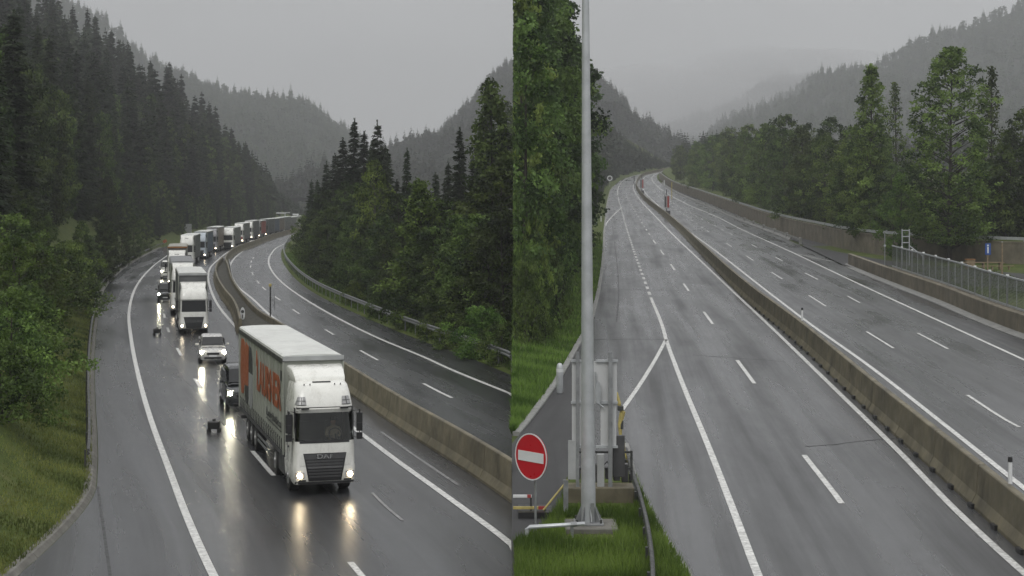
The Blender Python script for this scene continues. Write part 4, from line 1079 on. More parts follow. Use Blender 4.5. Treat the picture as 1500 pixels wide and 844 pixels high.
    prof = [(-w/2, ht-.16), (-w/2+.01, ht-.05), (-w/2+.08, ht-.01), (-.5, ht+.02), (0, ht+.03), (.5, ht+.02), (w/2-.08, ht-.01), (w/2-.01, ht-.05), (w/2, ht-.16)]
    m.prism([(x, z) for x, z in prof], y0, y1, 'y'); m.build('roof', M[roof], tr)
    m = MB()
    for s in (-1, 1): m.box((s*(w/2-.0), (y0+y1)/2, ht-.21), (.05, L+.02, .17))
    m.build('top_rail', M[edge or 'darkgrey'], tr)
    m = MB(); m.box((0, y0-.015, ht-.11), (w+.03, .07, .16)); m.build('front_rail', M[edge or 'alu'], tr)
    m = MB()
    for s in (-1, 1):
        m.box((s*(w/2-.005), y0+.05, (zb+ht)/2-.1), (.05, .14, ht-zb-.25)); m.box((s*(w/2-.005), y1-.05, (zb+ht)/2-.1), (.05, .14, ht-zb-.25))
    m.build('corner_post', M['offwhite'], tr)
    m = MB(); m.box((0, (y0+y1)/2, zb), (w, L, .12))
    for s in (-1, 1): m.box((s*.42, (y0+y1)/2+1.5, zb-.2), (.1, L-3, .32))
    m.box((0, y1-.1, .62), (w*.94, .1, .14))
    for s in (-1, 1): m.box((s*.6, y0+2.9, .55), (.12, .12, .8))
    m.build('trailer_frame', M['darkgrey'], tr)
    if near:
        m = MB()
        for s in (-1, 1): m.box((s*(w/2-.03), y0+5.6, .72), (.03, 3.6, .09)); m.box((s*(w/2-.03), y0+5.6, .52), (.03, 3.6, .09))
        m.build('side_guard', M['steel'], tr)
        # curtain buckles: straps and hooks along the foot of the tarpaulin
        m = MB(); n = 26
        sm = MB(); sm.box((0, 0, .34), (.022, .05, .42)); sm.box((.0, .05, .20), (.03, .13, .05)); sm = sm.mesh('strap', M['darkgrey'])
        for i in range(n):
            for s in (-1, 1): st = link('strap', sm, tr); st.location = (s*(w/2-.008), y0+.45+(L-.9)*i/(n-1), zb)
        m = MB()
        for i in range(n-1):
            y = y0+.72+(L-.9)*i/(n-1)
            m.prism([(y-.13, zb+.46), (y+.13, zb+.40), (y+.13, zb+.45), (y-.13, zb+.51)], -w/2-.006, -w/2+.01, 'x')
        m.build('curtain_hem', M['offwhite'], tr)
        m = MB()
        for i in range(1, 14): m.box((-w/2+.012, y0+L*i/14, (zb+ht)/2+.2), (.034, .018, ht-zb-.95))
        m.build('curtain_seam', M['offwhite'], tr)
        # print on the tarpaulin
        gx = -w/2-.004
        m = MB(); m.prism([(y0+u, z) for u, z in ((10.4,3.92),(11.2,4.02),(11.5,3.7),(11.8,4.08),(12.9,4.05),(13.15,3.5),(13.2,2.5),(12.9,1.75),(12.2,1.78),(11.6,2.3),(11.3,1.95),(10.5,2.3))], gx, gx+.02); m.build('orange_emblem', M['orange'], tr)
        m = MB(); m.prism([(y0+u, z) for u, z in ((8.9,2.9),(9.0,3.5),(9.5,3.92),(9.95,3.98),(10.22,3.6),(10.25,2.9))], gx-.002, gx+.02)
        m.prism([(y0+u, z) for u, z in ((10.3,2.28),(10.3,1.9),(10.7,1.55),(11.2,1.5),(11.55,1.75),(11.6,2.2),(11.0,2.25))], gx-.004, gx+.02)
        m.build('grey_emblem', M['charcoal'], tr)
        m = MB(); m.prism([(y0+u, z) for u, z in ((8.85,2.85),(10.25,2.85),(10.25,1.75),(9.9,1.45),(9.2,1.5),(8.95,1.95))], gx-.0, gx+.02); m.build('pale_emblem', M['alu'], tr)
        tm = textmesh('lettering', 'LAURNER', 1.45, M['orange'], .004, .045); t = link('lettering', tm, tr)
        xs = [v.co.x for v in tm.vertices]; ys = [v.co.y for v in tm.vertices]
        t.rotation_euler = (R(90), 0, R(-90)); t.location = (gx-.002, y0+4.1, 3.02); t.scale = (6.9/(max(xs)-min(xs)), 1.22/(max(ys)-min(ys)), 1)
        m = MB(); m.prism([(y0+7.35, 3.4), (y0+7.75, 3.4), (y0+7.6, 4.0)], gx-.002, gx+.02); m.build('letter_flag', M['orange'], tr)
        tm = textmesh('small_lettering', 'Logistics', .42, M['charcoal'], .004, .008); t = link('small_lettering', tm, tr)
        xs = [v.co.x for v in tm.vertices]
        t.rotation_euler = (R(90), 0, R(-90)); t.location = (gx-.002, y0+2.55, 2.02); t.scale = (4.0/(max(xs)-min(xs)), 1, 1)
        m = MB(); m.box((gx, y0+2.5, 1.78), (.012, 4.1, .035)); m.build('underline', M['charcoal'], tr)
        m = MB(); m.box((gx, y0+.45, 3.75), (.012, .5, .36)); m.build('notice', M['darkgrey'], tr)
    if front_band:
        m = MB(); cb.patch(m, ((-.46*w, zz(1.0)), (.46*w, zz(1.0)), (.46*w, zz(1.5)), (-.46*w, zz(1.5))), .03); m.build('front_panel', M[front_band], body)
    return root

def heading(dx, dy=1.0): return math.atan2(-dx, dy)
Wt = Vector((-6.28, 55.0, 0))
near = truck(Wt, heading(-.2825), 'large white truck passing in front, orange lettering on its pale trailer side', near=True, group=None, ht=4.5, L=13.7)
# ---- the driver, seated behind the left-hand wheel
def person_mesh(joints, bonesl, radii, name, mat):
    me = bpy.data.meshes.new('sk'); me.from_pydata(joints, bonesl, []); o = bpy.data.objects.new('sk', me); C.objects.link(o)
    md = o.modifiers.new('skin', 'SKIN'); md.use_smooth_shade = True
    for i, r in enumerate(radii): me.skin_vertices[0].data[i].radius = (r, r)
    me.skin_vertices[0].data[0].use_root = True
    o.modifiers.new('sub', 'SUBSURF').levels = 1
    dg = bpy.context.evaluated_depsgraph_get(); out = bpy.data.meshes.new_from_object(o.evaluated_get(dg))
    bpy.data.objects.remove(o); out.name = name; out.materials.clear(); out.materials.append(mat); return out
M['shirt'] = simple('beige_shirt', (.40, .33, .25), .8, var=.15)
M['skin'] = simple('skin', (.42, .26, .19), .55, var=.06)
M['hair'] = simple('dark_hair', (.03, .022, .016), .7)
J = [(0,0,0),(0,-.01,.2),(0,0,.42),(0,.0,.52),(0,-.02,.64),(0,-.02,.74), (-.2,0,.44),(-.25,-.17,.22),(-.14,-.42,.24),(-.11,-.50,.28), (.2,0,.44),(.25,-.17,.22),(.14,-.42,.24),(.11,-.50,.28), (-.10,-.02,-.02),(-.13,-.42,.0),(-.13,-.52,-.38), (.10,-.02,-.02),(.13,-.42,.0),(.13,-.52,-.38)]
E = [(0,1),(1,2),(2,3),(3,4),(4,5),(2,6),(6,7),(7,8),(8,9),(2,10),(10,11),(11,12),(12,13),(0,14),(14,15),(15,16),(0,17),(17,18),(18,19)]
Rr = [.15,.15,.155,.06,.095,.075,.075,.055,.042,.04,.075,.055,.042,.04,.09,.075,.05,.09,.075,.05]
wm = near.matrix_basis.copy(); base = Wt + Matrix.Rotation(heading(-.2825), 3, 'Z') @ Vector((.46, 1.14, 1.66))
p = link('person', person_mesh(J, E, Rr, 'person', M['shirt'])); p.location = base; p.rotation_euler = (0, 0, heading(-.2825))
tag(p, 'driver in a beige shirt at the wheel of the large white truck', 'person')
m = MB(); m.loft([[Vector((.1*s*math.cos(a), -.02+.115*s*math.sin(a), z)) for a in [6.283*i/12 for i in range(12)]] for z, s in ((.67,.72),(.72,1.0),(.79,1.06),(.85,.85),(.88,.4))]); m.build('hair', M['hair'], p, smooth=True)
m = MB(); m.loft([[Vector((.088*s*math.cos(a), -.035+.105*s*math.sin(a), z)) for a in [6.283*i/12 for i in range(12)]] for z, s in ((.56,.55),(.60,.85),(.66,1.02),(.72,1.0),(.76,.9))]); m.tube([(0,-.14,.68),(0,-.165,.645)], [.012,.02], 6); m.build('face', M['skin'], p, smooth=True)

# ---- the queue behind: front centre pixel on the road, heading from the lane
def slope_at(Y): return (LRIGHT(Y+10)-LRIGHT(Y-10))/20
M['trailer_grey'] = simple('grey_tarpaulin', (.11, .114, .115), .5, var=.2)
M['trailer_green'] = simple('faded_green_tarpaulin', (.13, .15, .085), .55, var=.2)
M['trailer_dark'] = simple('dark_tarpaulin', (.055, .06, .065), .5, var=.25)
M['trailer_brown'] = simple('brown_tarpaulin', (.14, .115, .09), .55, var=.3, scale=.9)
M['trailer_red'] = simple('dull_red_tarpaulin', (.22, .035, .03), .5, var=.25)
M['trailer_blue'] = simple('dull_blue_tarpaulin', (.05, .07, .11), .5, var=.25)
M['roof_grey'] = simple('grey_trailer_roof', (.17, .175, .18), .45, var=.2)
M['cab_grey'] = simple('grey_cab_paint', (.22, .22, .23), .35, var=.15, coat=.3)
M['beige'] = simple('beige_roof', (.30, .29, .25), .5, var=.15)
M['rust'] = simple('rust_brown_edge', (.26, .12, .04), .6, var=.2)
M['cab_pale'] = simple('pale_blue_cab_paint', (.40, .45, .50), .35, var=.12, coat=.3, grime=(.3, .3, .28))
def q(px, py, label, slope=None, dx=0, **k):
    Y = F*H/(py-HY); X = (px-CX)*Y/F + dx; s = slope_at(Y) if slope is None else slope
    return truck(Vector((X, Y, 0)), heading(s), label, **k)
q(284, 490, 'white box truck directly behind the silver car, first of the queue', -.225, ht=4.4, hc=3.75, side='trailer_grey', L=11)
q(268, 462, 'white-topped truck with faded green trailer squeezed behind the first queued truck', -.215, ht=4.5, hc=4.4, side='trailer_green', roof='roof_grey', W=2.05)
q(259, 421, 'beige-roofed truck with a rust-brown roof edge in the middle of the queue', -.19, ht=4.5, hc=4.1, roof='beige', side='trailer_grey', edge='rust', W=2.15, L=12)
q(273, 389, 'big white high-roof truck with dark grey trailer where the queue starts to bend', -.13, ht=4.45, hc=4.45, side='trailer_dark', W=2.15)
q(292, 380, 'pale blue truck with dark trailer behind the big high-roof one in the bend', -.10, ht=4.5, hc=4.3, side='trailer_blue', cab='cab_pale', L=12)
q(309, 369.5, 'truck with a brown patterned trailer in the bend of the queue', -.08, ht=4.6, hc=4.3, side='trailer_brown', cab='cab_grey', L=12)
q(333, 366, 'white truck with bright headlights close to the concrete barrier in the bend', -.07, ht=4.3, hc=4.2, side='trailer_grey', L=12, W=2.4)
q(349, 357.5, 'white truck with a red front panel next to the barrier in the bend', -.06, ht=4.5, hc=4.4, side='trailer_grey', cab='white', L=12, front_band='trailer_red')
q(363, 352, 'tall white-fronted truck after the one with the red front panel', -.04, ht=4.6, hc=4.4, side='trailer_dark', L=12)
q(374.5, 349.2, 'truck with a dull red trailer and a grey cab far back in the queue', -.02, ht=4.4, hc=4.2, cab='cab_grey', side='trailer_red', L=9)
q(384.5, 347, 'dark truck beyond the one with the dull red trailer', 0.0, ht=4.6, hc=4.3, cab='trailer_dark', side='trailer_dark', L=12)
q(392.5, 345.2, 'blue-grey truck in the far part of the queue', .0, ht=4.5, hc=4.2, cab='cab_grey', side='trailer_blue', L=12)
q(400.5, 343.4, 'white-fronted truck with a brown trailer in the far part of the queue', .0, ht=4.5, hc=4.2, cab='white', side='trailer_brown', L=12)
q(410, 341.6, 'small white truck near the far end of the queue', .01, ht=4.6, hc=4.3, side='trailer_grey', L=12)
q(419, 339.6, 'white truck beneath the overhead gantry at the far end', .01, ht=4.3, hc=4.1, side='trailer_grey', L=12)
q(427, 337.4, 'last pale truck visible beside the trees at the far end', .02, ht=4.3, hc=4.1, side='offwhite', L=12)

def car(loc, rz, label, paint, Lc=4.1, W=1.72, Hc=1.62, lampmat='lamp_white', van=False, cat='car', name='car', group='cars in the queue'):
    root = empty(name, loc, rz, label, cat, group); w = W
    # lower body: cross sections along the car (front at y=0)
    def sec(y, hw, zb, zt, r=.10): return [Vector((x, y, z)) for x, z in ((-hw+.08, zb),(-hw, zb+.14),(-hw-.0, (zb+zt)/2),(-hw+.03, zt-.08),(-hw+.12, zt),(0, zt+.03),(hw-.12, zt),(hw-.03, zt-.08),(hw, (zb+zt)/2),(hw, zb+.14),(hw-.08, zb))]
    m = MB(); z0 = .24; hb = Hc*.60
    m.loft([sec(.0, w*.38, .34, hb*.70), sec(.05, w*.44, z0, hb*.78), sec(.30, w*.485, z0, hb*.86), sec(.95, w*.5, z0, hb*.98), sec(1.3, w*.5, z0, hb*1.03), sec(Lc*.6, w*.5, z0, hb*1.05), sec(Lc-.3, w*.49, z0+.02, hb*1.05), sec(Lc, w*.45, .36, hb*.95)])
    body = m.build('body', M[paint], root, smooth=True)
    ys, ye = (.72, Lc-.12)
    def hsec(y, hw, zt, hwt): return [Vector((-hw, y, hb*.98)), Vector((-hw*.97, y, hb+.2*(zt-hb))), Vector((-hwt, y, zt-.05)), Vector((-hwt*.8, y, zt)), Vector((hwt*.8, y, zt)), Vector((hwt, y, zt-.05)), Vector((hw*.97, y, hb+.2*(zt-hb))), Vector((hw, y, hb*.98))]
    m = MB(); m.loft([hsec(ys, w*.43, hb+.03, w*.40), hsec(ys+.95, w*.46, Hc*.955, w*.345), hsec(ys+1.3, w*.465, Hc, w*.365), hsec(ye-.7, w*.465, Hc*.99, w*.365), hsec(ye, w*.45, Hc*.93, w*.37)])
    m.build('roof', M[paint], root, smooth=True)
    m = MB(); a, b2 = (ys+.10, hb+.12), (ys+.90, Hc*.935)
    m.add([(-w*.395, a[0]-.03, a[1]), (w*.395, a[0]-.03, a[1]), (w*.345, b2[0]-.03, b2[1]), (-w*.345, b2[0]-.03, b2[1]), (-w*.395, a[0]+.03, a[1]-.02), (w*.395, a[0]+.03, a[1]-.02), (w*.345, b2[0]+.03, b2[1]-.02), (-w*.345, b2[0]+.03, b2[1]-.02)],
          [(0,1,2,3),(7,6,5,4),(0,4,5,1),(1,5,6,2),(2,6,7,3),(3,7,4,0)]); m.build('windscreen', M['glassdark'], root)
    for s in (-1, 1):
        m = MB(); m.prism([(ys+.42, hb+.10), (ye-.25, hb+.12), (ye-.45, Hc-.22), (ys+.98, Hc-.22)], s*w*.446-.03, s*w*.446+.03); m.build('side_window', M['glassdark'], root)
        m = MB(); m.add([(s*w*.40-.17, .10+.0, hb*.60), (s*w*.40+.13, .20, hb*.60), (s*w*.40+.11, .34, hb*.86), (s*w*.40-.15, .14, hb*.84), (s*w*.40-.17, .4, hb*.60), (s*w*.40+.10, .5, hb*.60), (s*w*.40+.08, .6, hb*.84), (s*w*.40-.15, .5, hb*.82)] if s > 0 else
                         [(s*w*.40-.13, .20, hb*.60), (s*w*.40+.17, .10, hb*.60), (s*w*.40+.15, .14, hb*.84), (s*w*.40-.11, .34, hb*.86), (s*w*.40-.10, .5, hb*.60), (s*w*.40+.17, .4, hb*.60), (s*w*.40+.15, .5, hb*.82), (s*w*.40-.08, .6, hb*.84)],
              [(0,1,2,3),(7,6,5,4),(0,4,5,1),(1,5,6,2),(2,6,7,3),(3,7,4,0)])
        hl = m.build('headlight', M['lens'], root)
        x = s*w*.40; qv = MB(); qv.tube([(x, .16, hb*.73), (x, -.0, hb*.72)], .085, 12); qv.build('headlamp', M[lampmat], hl, smooth=True)
        m = MB(); m.box((s*(w/2+.10), ys+.55, hb+.12), (.18, .10, .13)); m.box((s*(w/2+.0), ys+.58, hb+.08), (.12, .05, .05)); m.build('mirror', M[paint], root, bevel=.02)
        wheel(root, s*(w/2-.11), .78, .33, .2); wheel(root, s*(w/2-.11), Lc-.75, .33, .2)
    m = MB(); m.box((0, .02, hb*.63), (w*.46, .10, .13)); g2 = m.build('grille', M['black'], root, bevel=.015)
    m = MB(); m.box((0, .03, .36), (w*.62, .12, .11)); m.build('air_intake', M['black'], root, bevel=.015)
    m = MB(); m.box((0, -.015, .47), (.46, .03, .10)); m.build('number_plate', M['signwhite'], root)
    return root
def qc(px, py, label, s, **k):
    Y = F*H/(py-HY); return car(Vector(((px-CX)*Y/F, Y, 0)), heading(s), label, **k)
qc(312, 533, 'silver compact car with headlights on between the large truck and the queue', -.215, paint='silver', W=1.66, Hc=1.60)
qc(359, 603, 'black car half hidden behind the rear of the large white truck', -.27, paint='carblack', W=1.72, Hc=1.98, Lc=4.4, name='car')
qc(244, 409, 'white van with headlights on, left of the queue in the outer lane', -.19, paint='white', W=1.5, Hc=2.2, Lc=4.6, name='van', cat='van')
qc(242, 443, 'dark car in the outer lane left of the green-trailer truck', -.21, paint='carblack', W=1.5, Hc=1.8)
qc(424, 334.5, 'tiny white car at the far end of the queue under the gantry', .02, paint='white', W=1.7, Hc=1.5, lampmat='lamp_small')
# ================================================================== roadside furniture
def board(m, c, w, h, t=.06, rz=0): m.box(c, (w, t, h), Matrix.Rotation(rz, 3, 'Z'))
# two small black marker boxes on the lane of the queue
for i, (px, py, label) in enumerate(((313.5, 633, 'small black marker box on the wet road left of the large truck'), (230, 491, 'small black marker box on the wet road left of the first queued truck'))):
    p = gl(px, py); root = empty('marker_box', p, 0, label, 'marker'); root.scale = (1.45, 1.45, 1.3)
    m = MB(); m.box((0,0,.24), (.34,.3,.26)); m.build('housing', M['black'], root, bevel=.03)
    m = MB()
    for s in (-1,1): m.box((s*.15,0,.055), (.07,.34,.11)); 
    m.build('foot', M['rubber'], root)
    m = MB(); m.box((0,0,.40), (.06,.2,.07)); m.build('handle', M['darkgrey'], root)
# keep-right marker at the barrier nose
p = gl(355.5, 477); root = empty('keep_right_marker', p, 0, 'white oval marker plate with a round emblem at the end of the short barrier', 'road sign')
m = MB(); m.tube([(0,0,0),(0,0,1.0)], .035, 8); m.build('post', M['steel'], root)
m = MB(); m.loft([[Vector((.19*math.cos(a), y, .92+.52*math.sin(a))) for a in [6.283*i/24 for i in range(24)]] for y in (-.06,-.03)]); pl = m.build('plate', M['signwhite'], root)
m = MB(); m.tube([(0,-.064,1.1),(0,-.072,1.1)], .13, 16); m.build('emblem', M['charcoal'], pl)
m = MB(); m.box((0,-.068,.72), (.08,.012,.3)); m.build('arrow', M['charcoal'], pl)
# slim signal posts on the barrier
for px, py, h, label in ((396, 470, 1.7, 'slim dark post with a yellow lamp beside the concrete barrier above the large truck'),):
    p = gl(px, py); root = empty('signal_post', p, 0, label, 'post')
    m = MB(); m.tube([(0,0,0),(0,0,h+1.1)], .06, 8); m.build('pole', M['steel_dark'], root)
    m = MB(); m.box((0,-.05,h+1.2), (.22,.2,.24)); m.build('lamp_head', M['yellow'], root, bevel=.03)
    m = MB(); m.tube([(.33,0,.9),(.33,0,h+.4)], .03, 6); m.box((.16,0,1.2), (.34,.04,.04)); m.box((.16,0,h), (.34,.04,.04)); m.build('ladder_rail', M['steel'], root)
p = gl(391, 405); root = empty('lighting_mast', p, 0, 'thin bent lamp mast standing in the oncoming carriageway curve', 'lamp post')
# hinged steel gate closing the gap in the median
pts = [gl(337, 398), gl(341, 412), gl(343.5, 424)]
root = empty('median_gate', pts[0], 0, 'dark steel mesh gate closing the gap in the median barrier', 'gate'); o0 = pts[0]
m = MB()
a, b_ = gl(335.5, 393)-o0, gl(341, 425)-o0
m.tube([a, b_], .05, 6); m.tube([a+Vector((0,0,1.3)), b_+Vector((0,0,1.3))], .05, 6)
for t in (0,.5,1): c = a.lerp(b_, t); m.tube([c, c+Vector((0,0,1.35))], .05, 6)
m.build('frame', M['steel'], root)
m = MB(); n = 26
for i in range(n+1): c = a.lerp(b_, i/n); m.tube([c+Vector((0,0,.1)), c+Vector((0,0,1.28))], .022, 4)
m.build('mesh_panel', M['steel_dark'], root)
bpy.data.objects.remove(bpy.data.objects['lighting_mast'])
# back of a road sign, orange marker, gantry at the end of the queue
Y = 400; X = (273.5-CX)*Y/F; root = empty('road_sign', (X, Y, bank(XL(Y)-X) if X < XL(Y) else 0), 0, 'grey road sign board with a yellowed left edge rising behind the queue', 'road sign'); zb = root.location.z
m = MB(); m.box((0,0,2.25-zb), (2.4,.08,2.8)); bd = m.build('board', M['alu'], root)
m = MB(); m.box((-.95,-.045,2.25-zb), (.5,.02,2.8)); m.build('yellow_edge', M['yellow'], bd)
m = MB()
for s in (-.8,.8): m.tube([(s,.08,-.3),(s,.08,3.2-zb)], .08, 8)
m.build('post', M['steel'], root)
Y = 330; X = (241.5-CX)*Y/F; zb = bank(max(0, XL(Y)-X)); root = empty('warning_sign', (X, Y, zb), 0, 'small tilted orange warning board on the grass slope left of the queue', 'road sign')
m = MB(); m.box((0,0,1.25), (.75,.05,.55), Matrix.Rotation(R(-25), 3, 'Y')); m.build('board', M['orange'], root); m = MB(); m.tube([(0,.05,-.2),(0,.05,1.2)], .04, 6); m.build('post', M['steel'], root)
Y = 505; X = (417.5-CX)*Y/F; root = empty('overhead_gantry', (X, Y, 0), 0, 'pale T-shaped overhead gantry at the far end of the queue', 'gantry')
m = MB(); m.tube([(0,0,0),(0,0,5.3)], .22, 8); m.build('post', M['steel_pale'], root)
m = MB(); m.box((-1.2,0,5.35), (3.0,.4,.38)); m.box((.7,0,5.45), (1.6,.4,.25)); m.build('arm', M['signwhite'], root)
Y = 520; X = (433-CX)*Y/F; root = empty('overhead_sign', (X, Y, 0), 0, 'small pale overhead sign right of the gantry beside the trees', 'gantry')
m = MB(); m.box((0,0,4.75), (1.9,.3,.5)); m.build('board', M['signwhite'], root); m = MB(); m.tube([(.6,.2,0),(.6,.2,4.7)], .15, 8); m.build('post', M['steel_pale'], root)

# ------------------------------------------------------------------ second motorway
def onbar(py): Y = Yr(py); return Vector((BASE(Y)+.33, Y, zr(Y)+1.32))
for py, px, label in ((812, 1480, 'white delineator post with black cap on the median barrier, nearest one'), (507, 1175, 'white delineator post on the median barrier halfway along the straight')):
    Yd = min((float(y) for y in np.arange(30, 250, .1)), key=lambda y: abs(CX+F*(BASE(y)+.36)/y - px))
    p = Vector((BASE(Yd)+.36, Yd, zr(Yd)+1.31)); root = empty('delineator_post', p, 0, label, 'post')
    m = MB(); m.tube([(0,0,0),(0,0,.60)], [.06,.055], 10); m.build('body', M['signwhite'], root, smooth=True)
    m = MB(); m.tube([(0,0,.60),(0,0,.74)], [.065,.06], 10); m.build('cap', M['black'], root)
for px, ytop, ybot, label in ((976.5, 286, 319, 'narrow red and grey signal board on a pole above the median barrier, nearer one'), (940, 262, 288, 'narrow red and grey signal board on a pole above the median barrier, farther one')):
    Yd = min((float(y) for y in np.arange(120, 620, .5)), key=lambda y: abs(CX+F*(BASE(y)+.95)/y - px))
    z0 = zr(Yd); p = Vector((BASE(Yd)+.95, Yd, z0)); root = empty('signal_board', p, 0, label, 'road sign', 'signal boards on the median')
    zt = H-(ytop-HY)*Yd/F - z0; zm = H-((ytop+ybot)/2+1-HY)*Yd/F - z0
    m = MB(); m.tube([(0,0,-.05),(0,0,zt+1.2)], .09, 8); m.build('pole', M['steel_dark'], root)
    hb_ = (zt-1.6); m = MB(); m.box((0,-.12,1.6+hb_/2), (1.15,.16,hb_)); bd = m.build('board', M['alu'], root)
    m = MB(); m.box((.32,-.215,1.6+hb_/2), (.42,.04,hb_*.85)); m.build('red_strip', M['dull_red'], bd)
    m = MB(); m.box((-.25,-.215,1.6+hb_/2), (.36,.04,hb_*.8)); m.build('dark_strip', M['charcoal'], bd)
    m = MB(); m.box((0,0,.55), (1.5,.9,1.15)); m.build('foot', M['darkgrey'], root, bevel=.1)
# far guide posts / signs
for px, py, top, kind, label in ((929,276,258,'post','thin dark pole where the median barrier bends away'), (973,290,264,'pale','pale slim post at the start of the brown wall'), (984,291,267,'yellow','yellowish slim post beside the pale one at the brown wall')):
    p = gr(px, py); root = empty('marker_post', p, 0, label, 'post'); h = (py-top)*p.y/F
    m = MB(); m.tube([(0,0,-.1),(0,0,h*.7)], .12, 8); m.build('pole', M[{'post':'steel_dark','pale':'steel_pale','yellow':'yellow'}[kind]], root)
    m = MB(); m.tube([(0,0,h*.7),(0,0,h)], .14, 8); m.build('head', M[{'post':'steel_dark','pale':'signwhite','yellow':'yellow'}[kind]], root)
p = gr(898, 274); root = empty('speed_sign', p + Vector((-1.2,0,.3)), 0, 'small round sign with dark centre on the far left verge', 'road sign')
m = MB(); m.tube([(0,0,-.4),(0,0,2.6)], .06, 8); m.build('post', M['steel'], root)
m = MB(); m.tube([(0,-.09,2.9),(0,-.14,2.9)], 1.0, 20); d = m.build('disc', M['signwhite'], root)
m = MB(); m.tube([(0,-.14,2.9),(0,-.16,2.9)], .62, 16); m.build('centre', M['charcoal'], d)
for i, (px, py) in enumerate(((880.5, 325), (874, 331))):
    p = gr(px, py); root = empty('delineator_post', p + Vector((0,0,.3)), 0, ('white guide post on the grass verge by the end of the slip lane', 'bluish white guide post deeper in the grass verge by the trees')[i], 'post')
    m = MB(); m.tube([(0,0,-.5),(0,0,1.3)], .10, 8); m.build('body', M['signwhite'], root); m = MB(); m.tube([(0,0,.9),(0,0,1.1)], .105, 8); m.build('reflector', M['charcoal' if i == 0 else 'blue'], root)

# ---- grass island, mast and sign structure in the near left corner
isl = [(754,800),(790,784),(822,742),(830,705),(905,690),(916,652),(930,705),(953,756),(983,808),(1012,856),(1018,930),(754,930)]
pts = [gr(a, c) for a, c in isl]; m = MB(); n = len(pts)
m.add([p+Vector((0,0,.14)) for p in pts] + [p+Vector((0,0,-.1)) for p in pts], [tuple(range(n))]+[(i, n+i, n+(i+1) % n, (i+1) % n) for i in range(n)])
o = m.build('traffic_island', M['grass_ground']); struct(o)
def inside(x, y, poly):
    r = False; j = len(poly)-1
    for i in range(len(poly)):
        if (poly[i].y > y) != (poly[j].y > y) and x < (poly[j].x-poly[i].x)*(y-poly[i].y)/(poly[j].y-poly[i].y)+poly[i].x: r = not r
        j = i
    return r
rg = np.random.default_rng(21); gp = []
foot = [gr(a, c) for a, c in ((827,799),(899,799),(899,766),(827,766))]; foot2 = [gr(a, c) for a, c in ((826,752),(930,752),(930,684),(826,684))]
while len(gp) < 26000:
    x, y = rg.uniform(0, 5.2), rg.uniform(36, 56)
    if inside(x, y, pts) and not inside(x, y, foot) and not inside(x, y, foot2): gp.append((x, y, zr(y)+.14))
grass('bright wet grass of the small traffic island around the mast foot', gp, .22, .014, 22, 'blade')
edge = [gr(a, c) for a, c in ((918,655),(930,705),(953,756),(983,808),(1012,856),(1018,930))]
o = barrier('kerb', list(reversed(smoothpath(edge, 5))), [(-.12,-.05),(-.12,.15),(.06,.15),(.09,.12),(.09,-.05)], 1, M['kerb'], .015); struct(o)
# mast on its concrete footing
p0 = gr(862, 781); zt = zr(p0.y)
root = empty('concrete_footing', (p0.x, p0.y, zt), 0, 'square concrete footing under the tall pale mast', 'footing')
m = MB(); m.box((.06,-.05,.04), (1.45,1.4,.46)); m.build('block', M['footing'], root, bevel=.03)
zf_ = .27
root = empty('mast', (p0.x, p0.y, zt+zf_), 0, 'tall pale grey tapered mast rising out of the picture at the boundary', 'mast')
root.rotation_euler = (R(.1), R(-.32), 0)
m = MB(); m.tube([(0,0,0),(0,0,.3),(0,0,15),(0,0,21)], [.21,.205,.095,.06], 20); m.build('pole', M['steel_pale'], root, smooth=True)
m = MB(); m.box((0,0,.03), (.80,.80,.06)); bp = m.build('base_plate', M['steel'], root, bevel=.01)
m = MB()
for k in range(8):
    a = k*math.pi/4+.2; m.prism([(.19,.05),(.37,.05),(.37,.10),(.21,.48)], -.012, .012, 'y') if k == 0 else m.add([Vector((math.cos(a)*u-math.sin(a)*t, math.sin(a)*u+math.cos(a)*t, z)) for t in (-.012,.012) for u, z in ((.19,.05),(.37,.05),(.37,.10),(.21,.48))], [(0,1,2,3),(7,6,5,4),(0,4,5,1),(1,5,6,2),(2,6,7,3),(3,7,4,0)])
m.build('gusset', M['steel'], bp)
for sx in (-1,1):
    for sy in (-1,1): m = MB(); m.tube([(sx*.33,sy*.33,.05),(sx*.33,sy*.33,.16)], .035, 6); m.build('bolt', M['steel_dark'], bp)
m = MB(); m.box((.10,-.235,.35), (.09,.03,.5)); m.build('cable_hatch', M['steel'], root)
# the sign structure behind, seen from its back: two posts, two sheet panels, rails
pb = gr(872, 742); zb = zr(pb.y); sc = pb.y/F
root = empty('sign_gantry', (pb.x, pb.y, zb), 0, 'back of a grey aluminium road sign on two tall steel posts behind the mast', 'road sign')
X_ = lambda px: (px-872)*sc
Z_ = lambda py: H-(py-HY)*sc-zb
m = MB()
m.box((X_(846), .0, Z_(528)/2), (.10,.10,Z_(528)+.5)); m.build('post', M['steel'], root)
m = MB(); m.box((X_(894), .0, Z_(528)/2-.0), (.12,.12,Z_(528)+.5)); m.build('post', M['steel'], root)
m = MB(); m.box((X_(845.5), .11, (Z_(530)+Z_(655))/2), ((853-838)*sc,.05,Z_(530)-Z_(655))); pa = m.build('panel', M['sheet'], root)
m = MB(); m.box((X_(886), .11, (Z_(530)+Z_(592))/2), ((903-867)*sc,.05,Z_(530)-Z_(592))); m.box((X_(891.5), .111, (Z_(592)+Z_(655))/2), ((903-880)*sc,.05,Z_(592)-Z_(655))); m.build('panel', M['sheet'], root)
for py in (529, 590, 655):
    for px, wd in ((845.5,.36),(889,.66)): m = MB(); m.box((X_(px), .06, Z_(py)), (wd,.09,.07)); m.build('rail', M['steel_pale'], root)
m = MB(); m.box((X_(838), -.02, (Z_(645)+Z_(702))/2), (.24,.05,Z_(645)-Z_(702))); m.build('lower_panel', M['alu'], root)
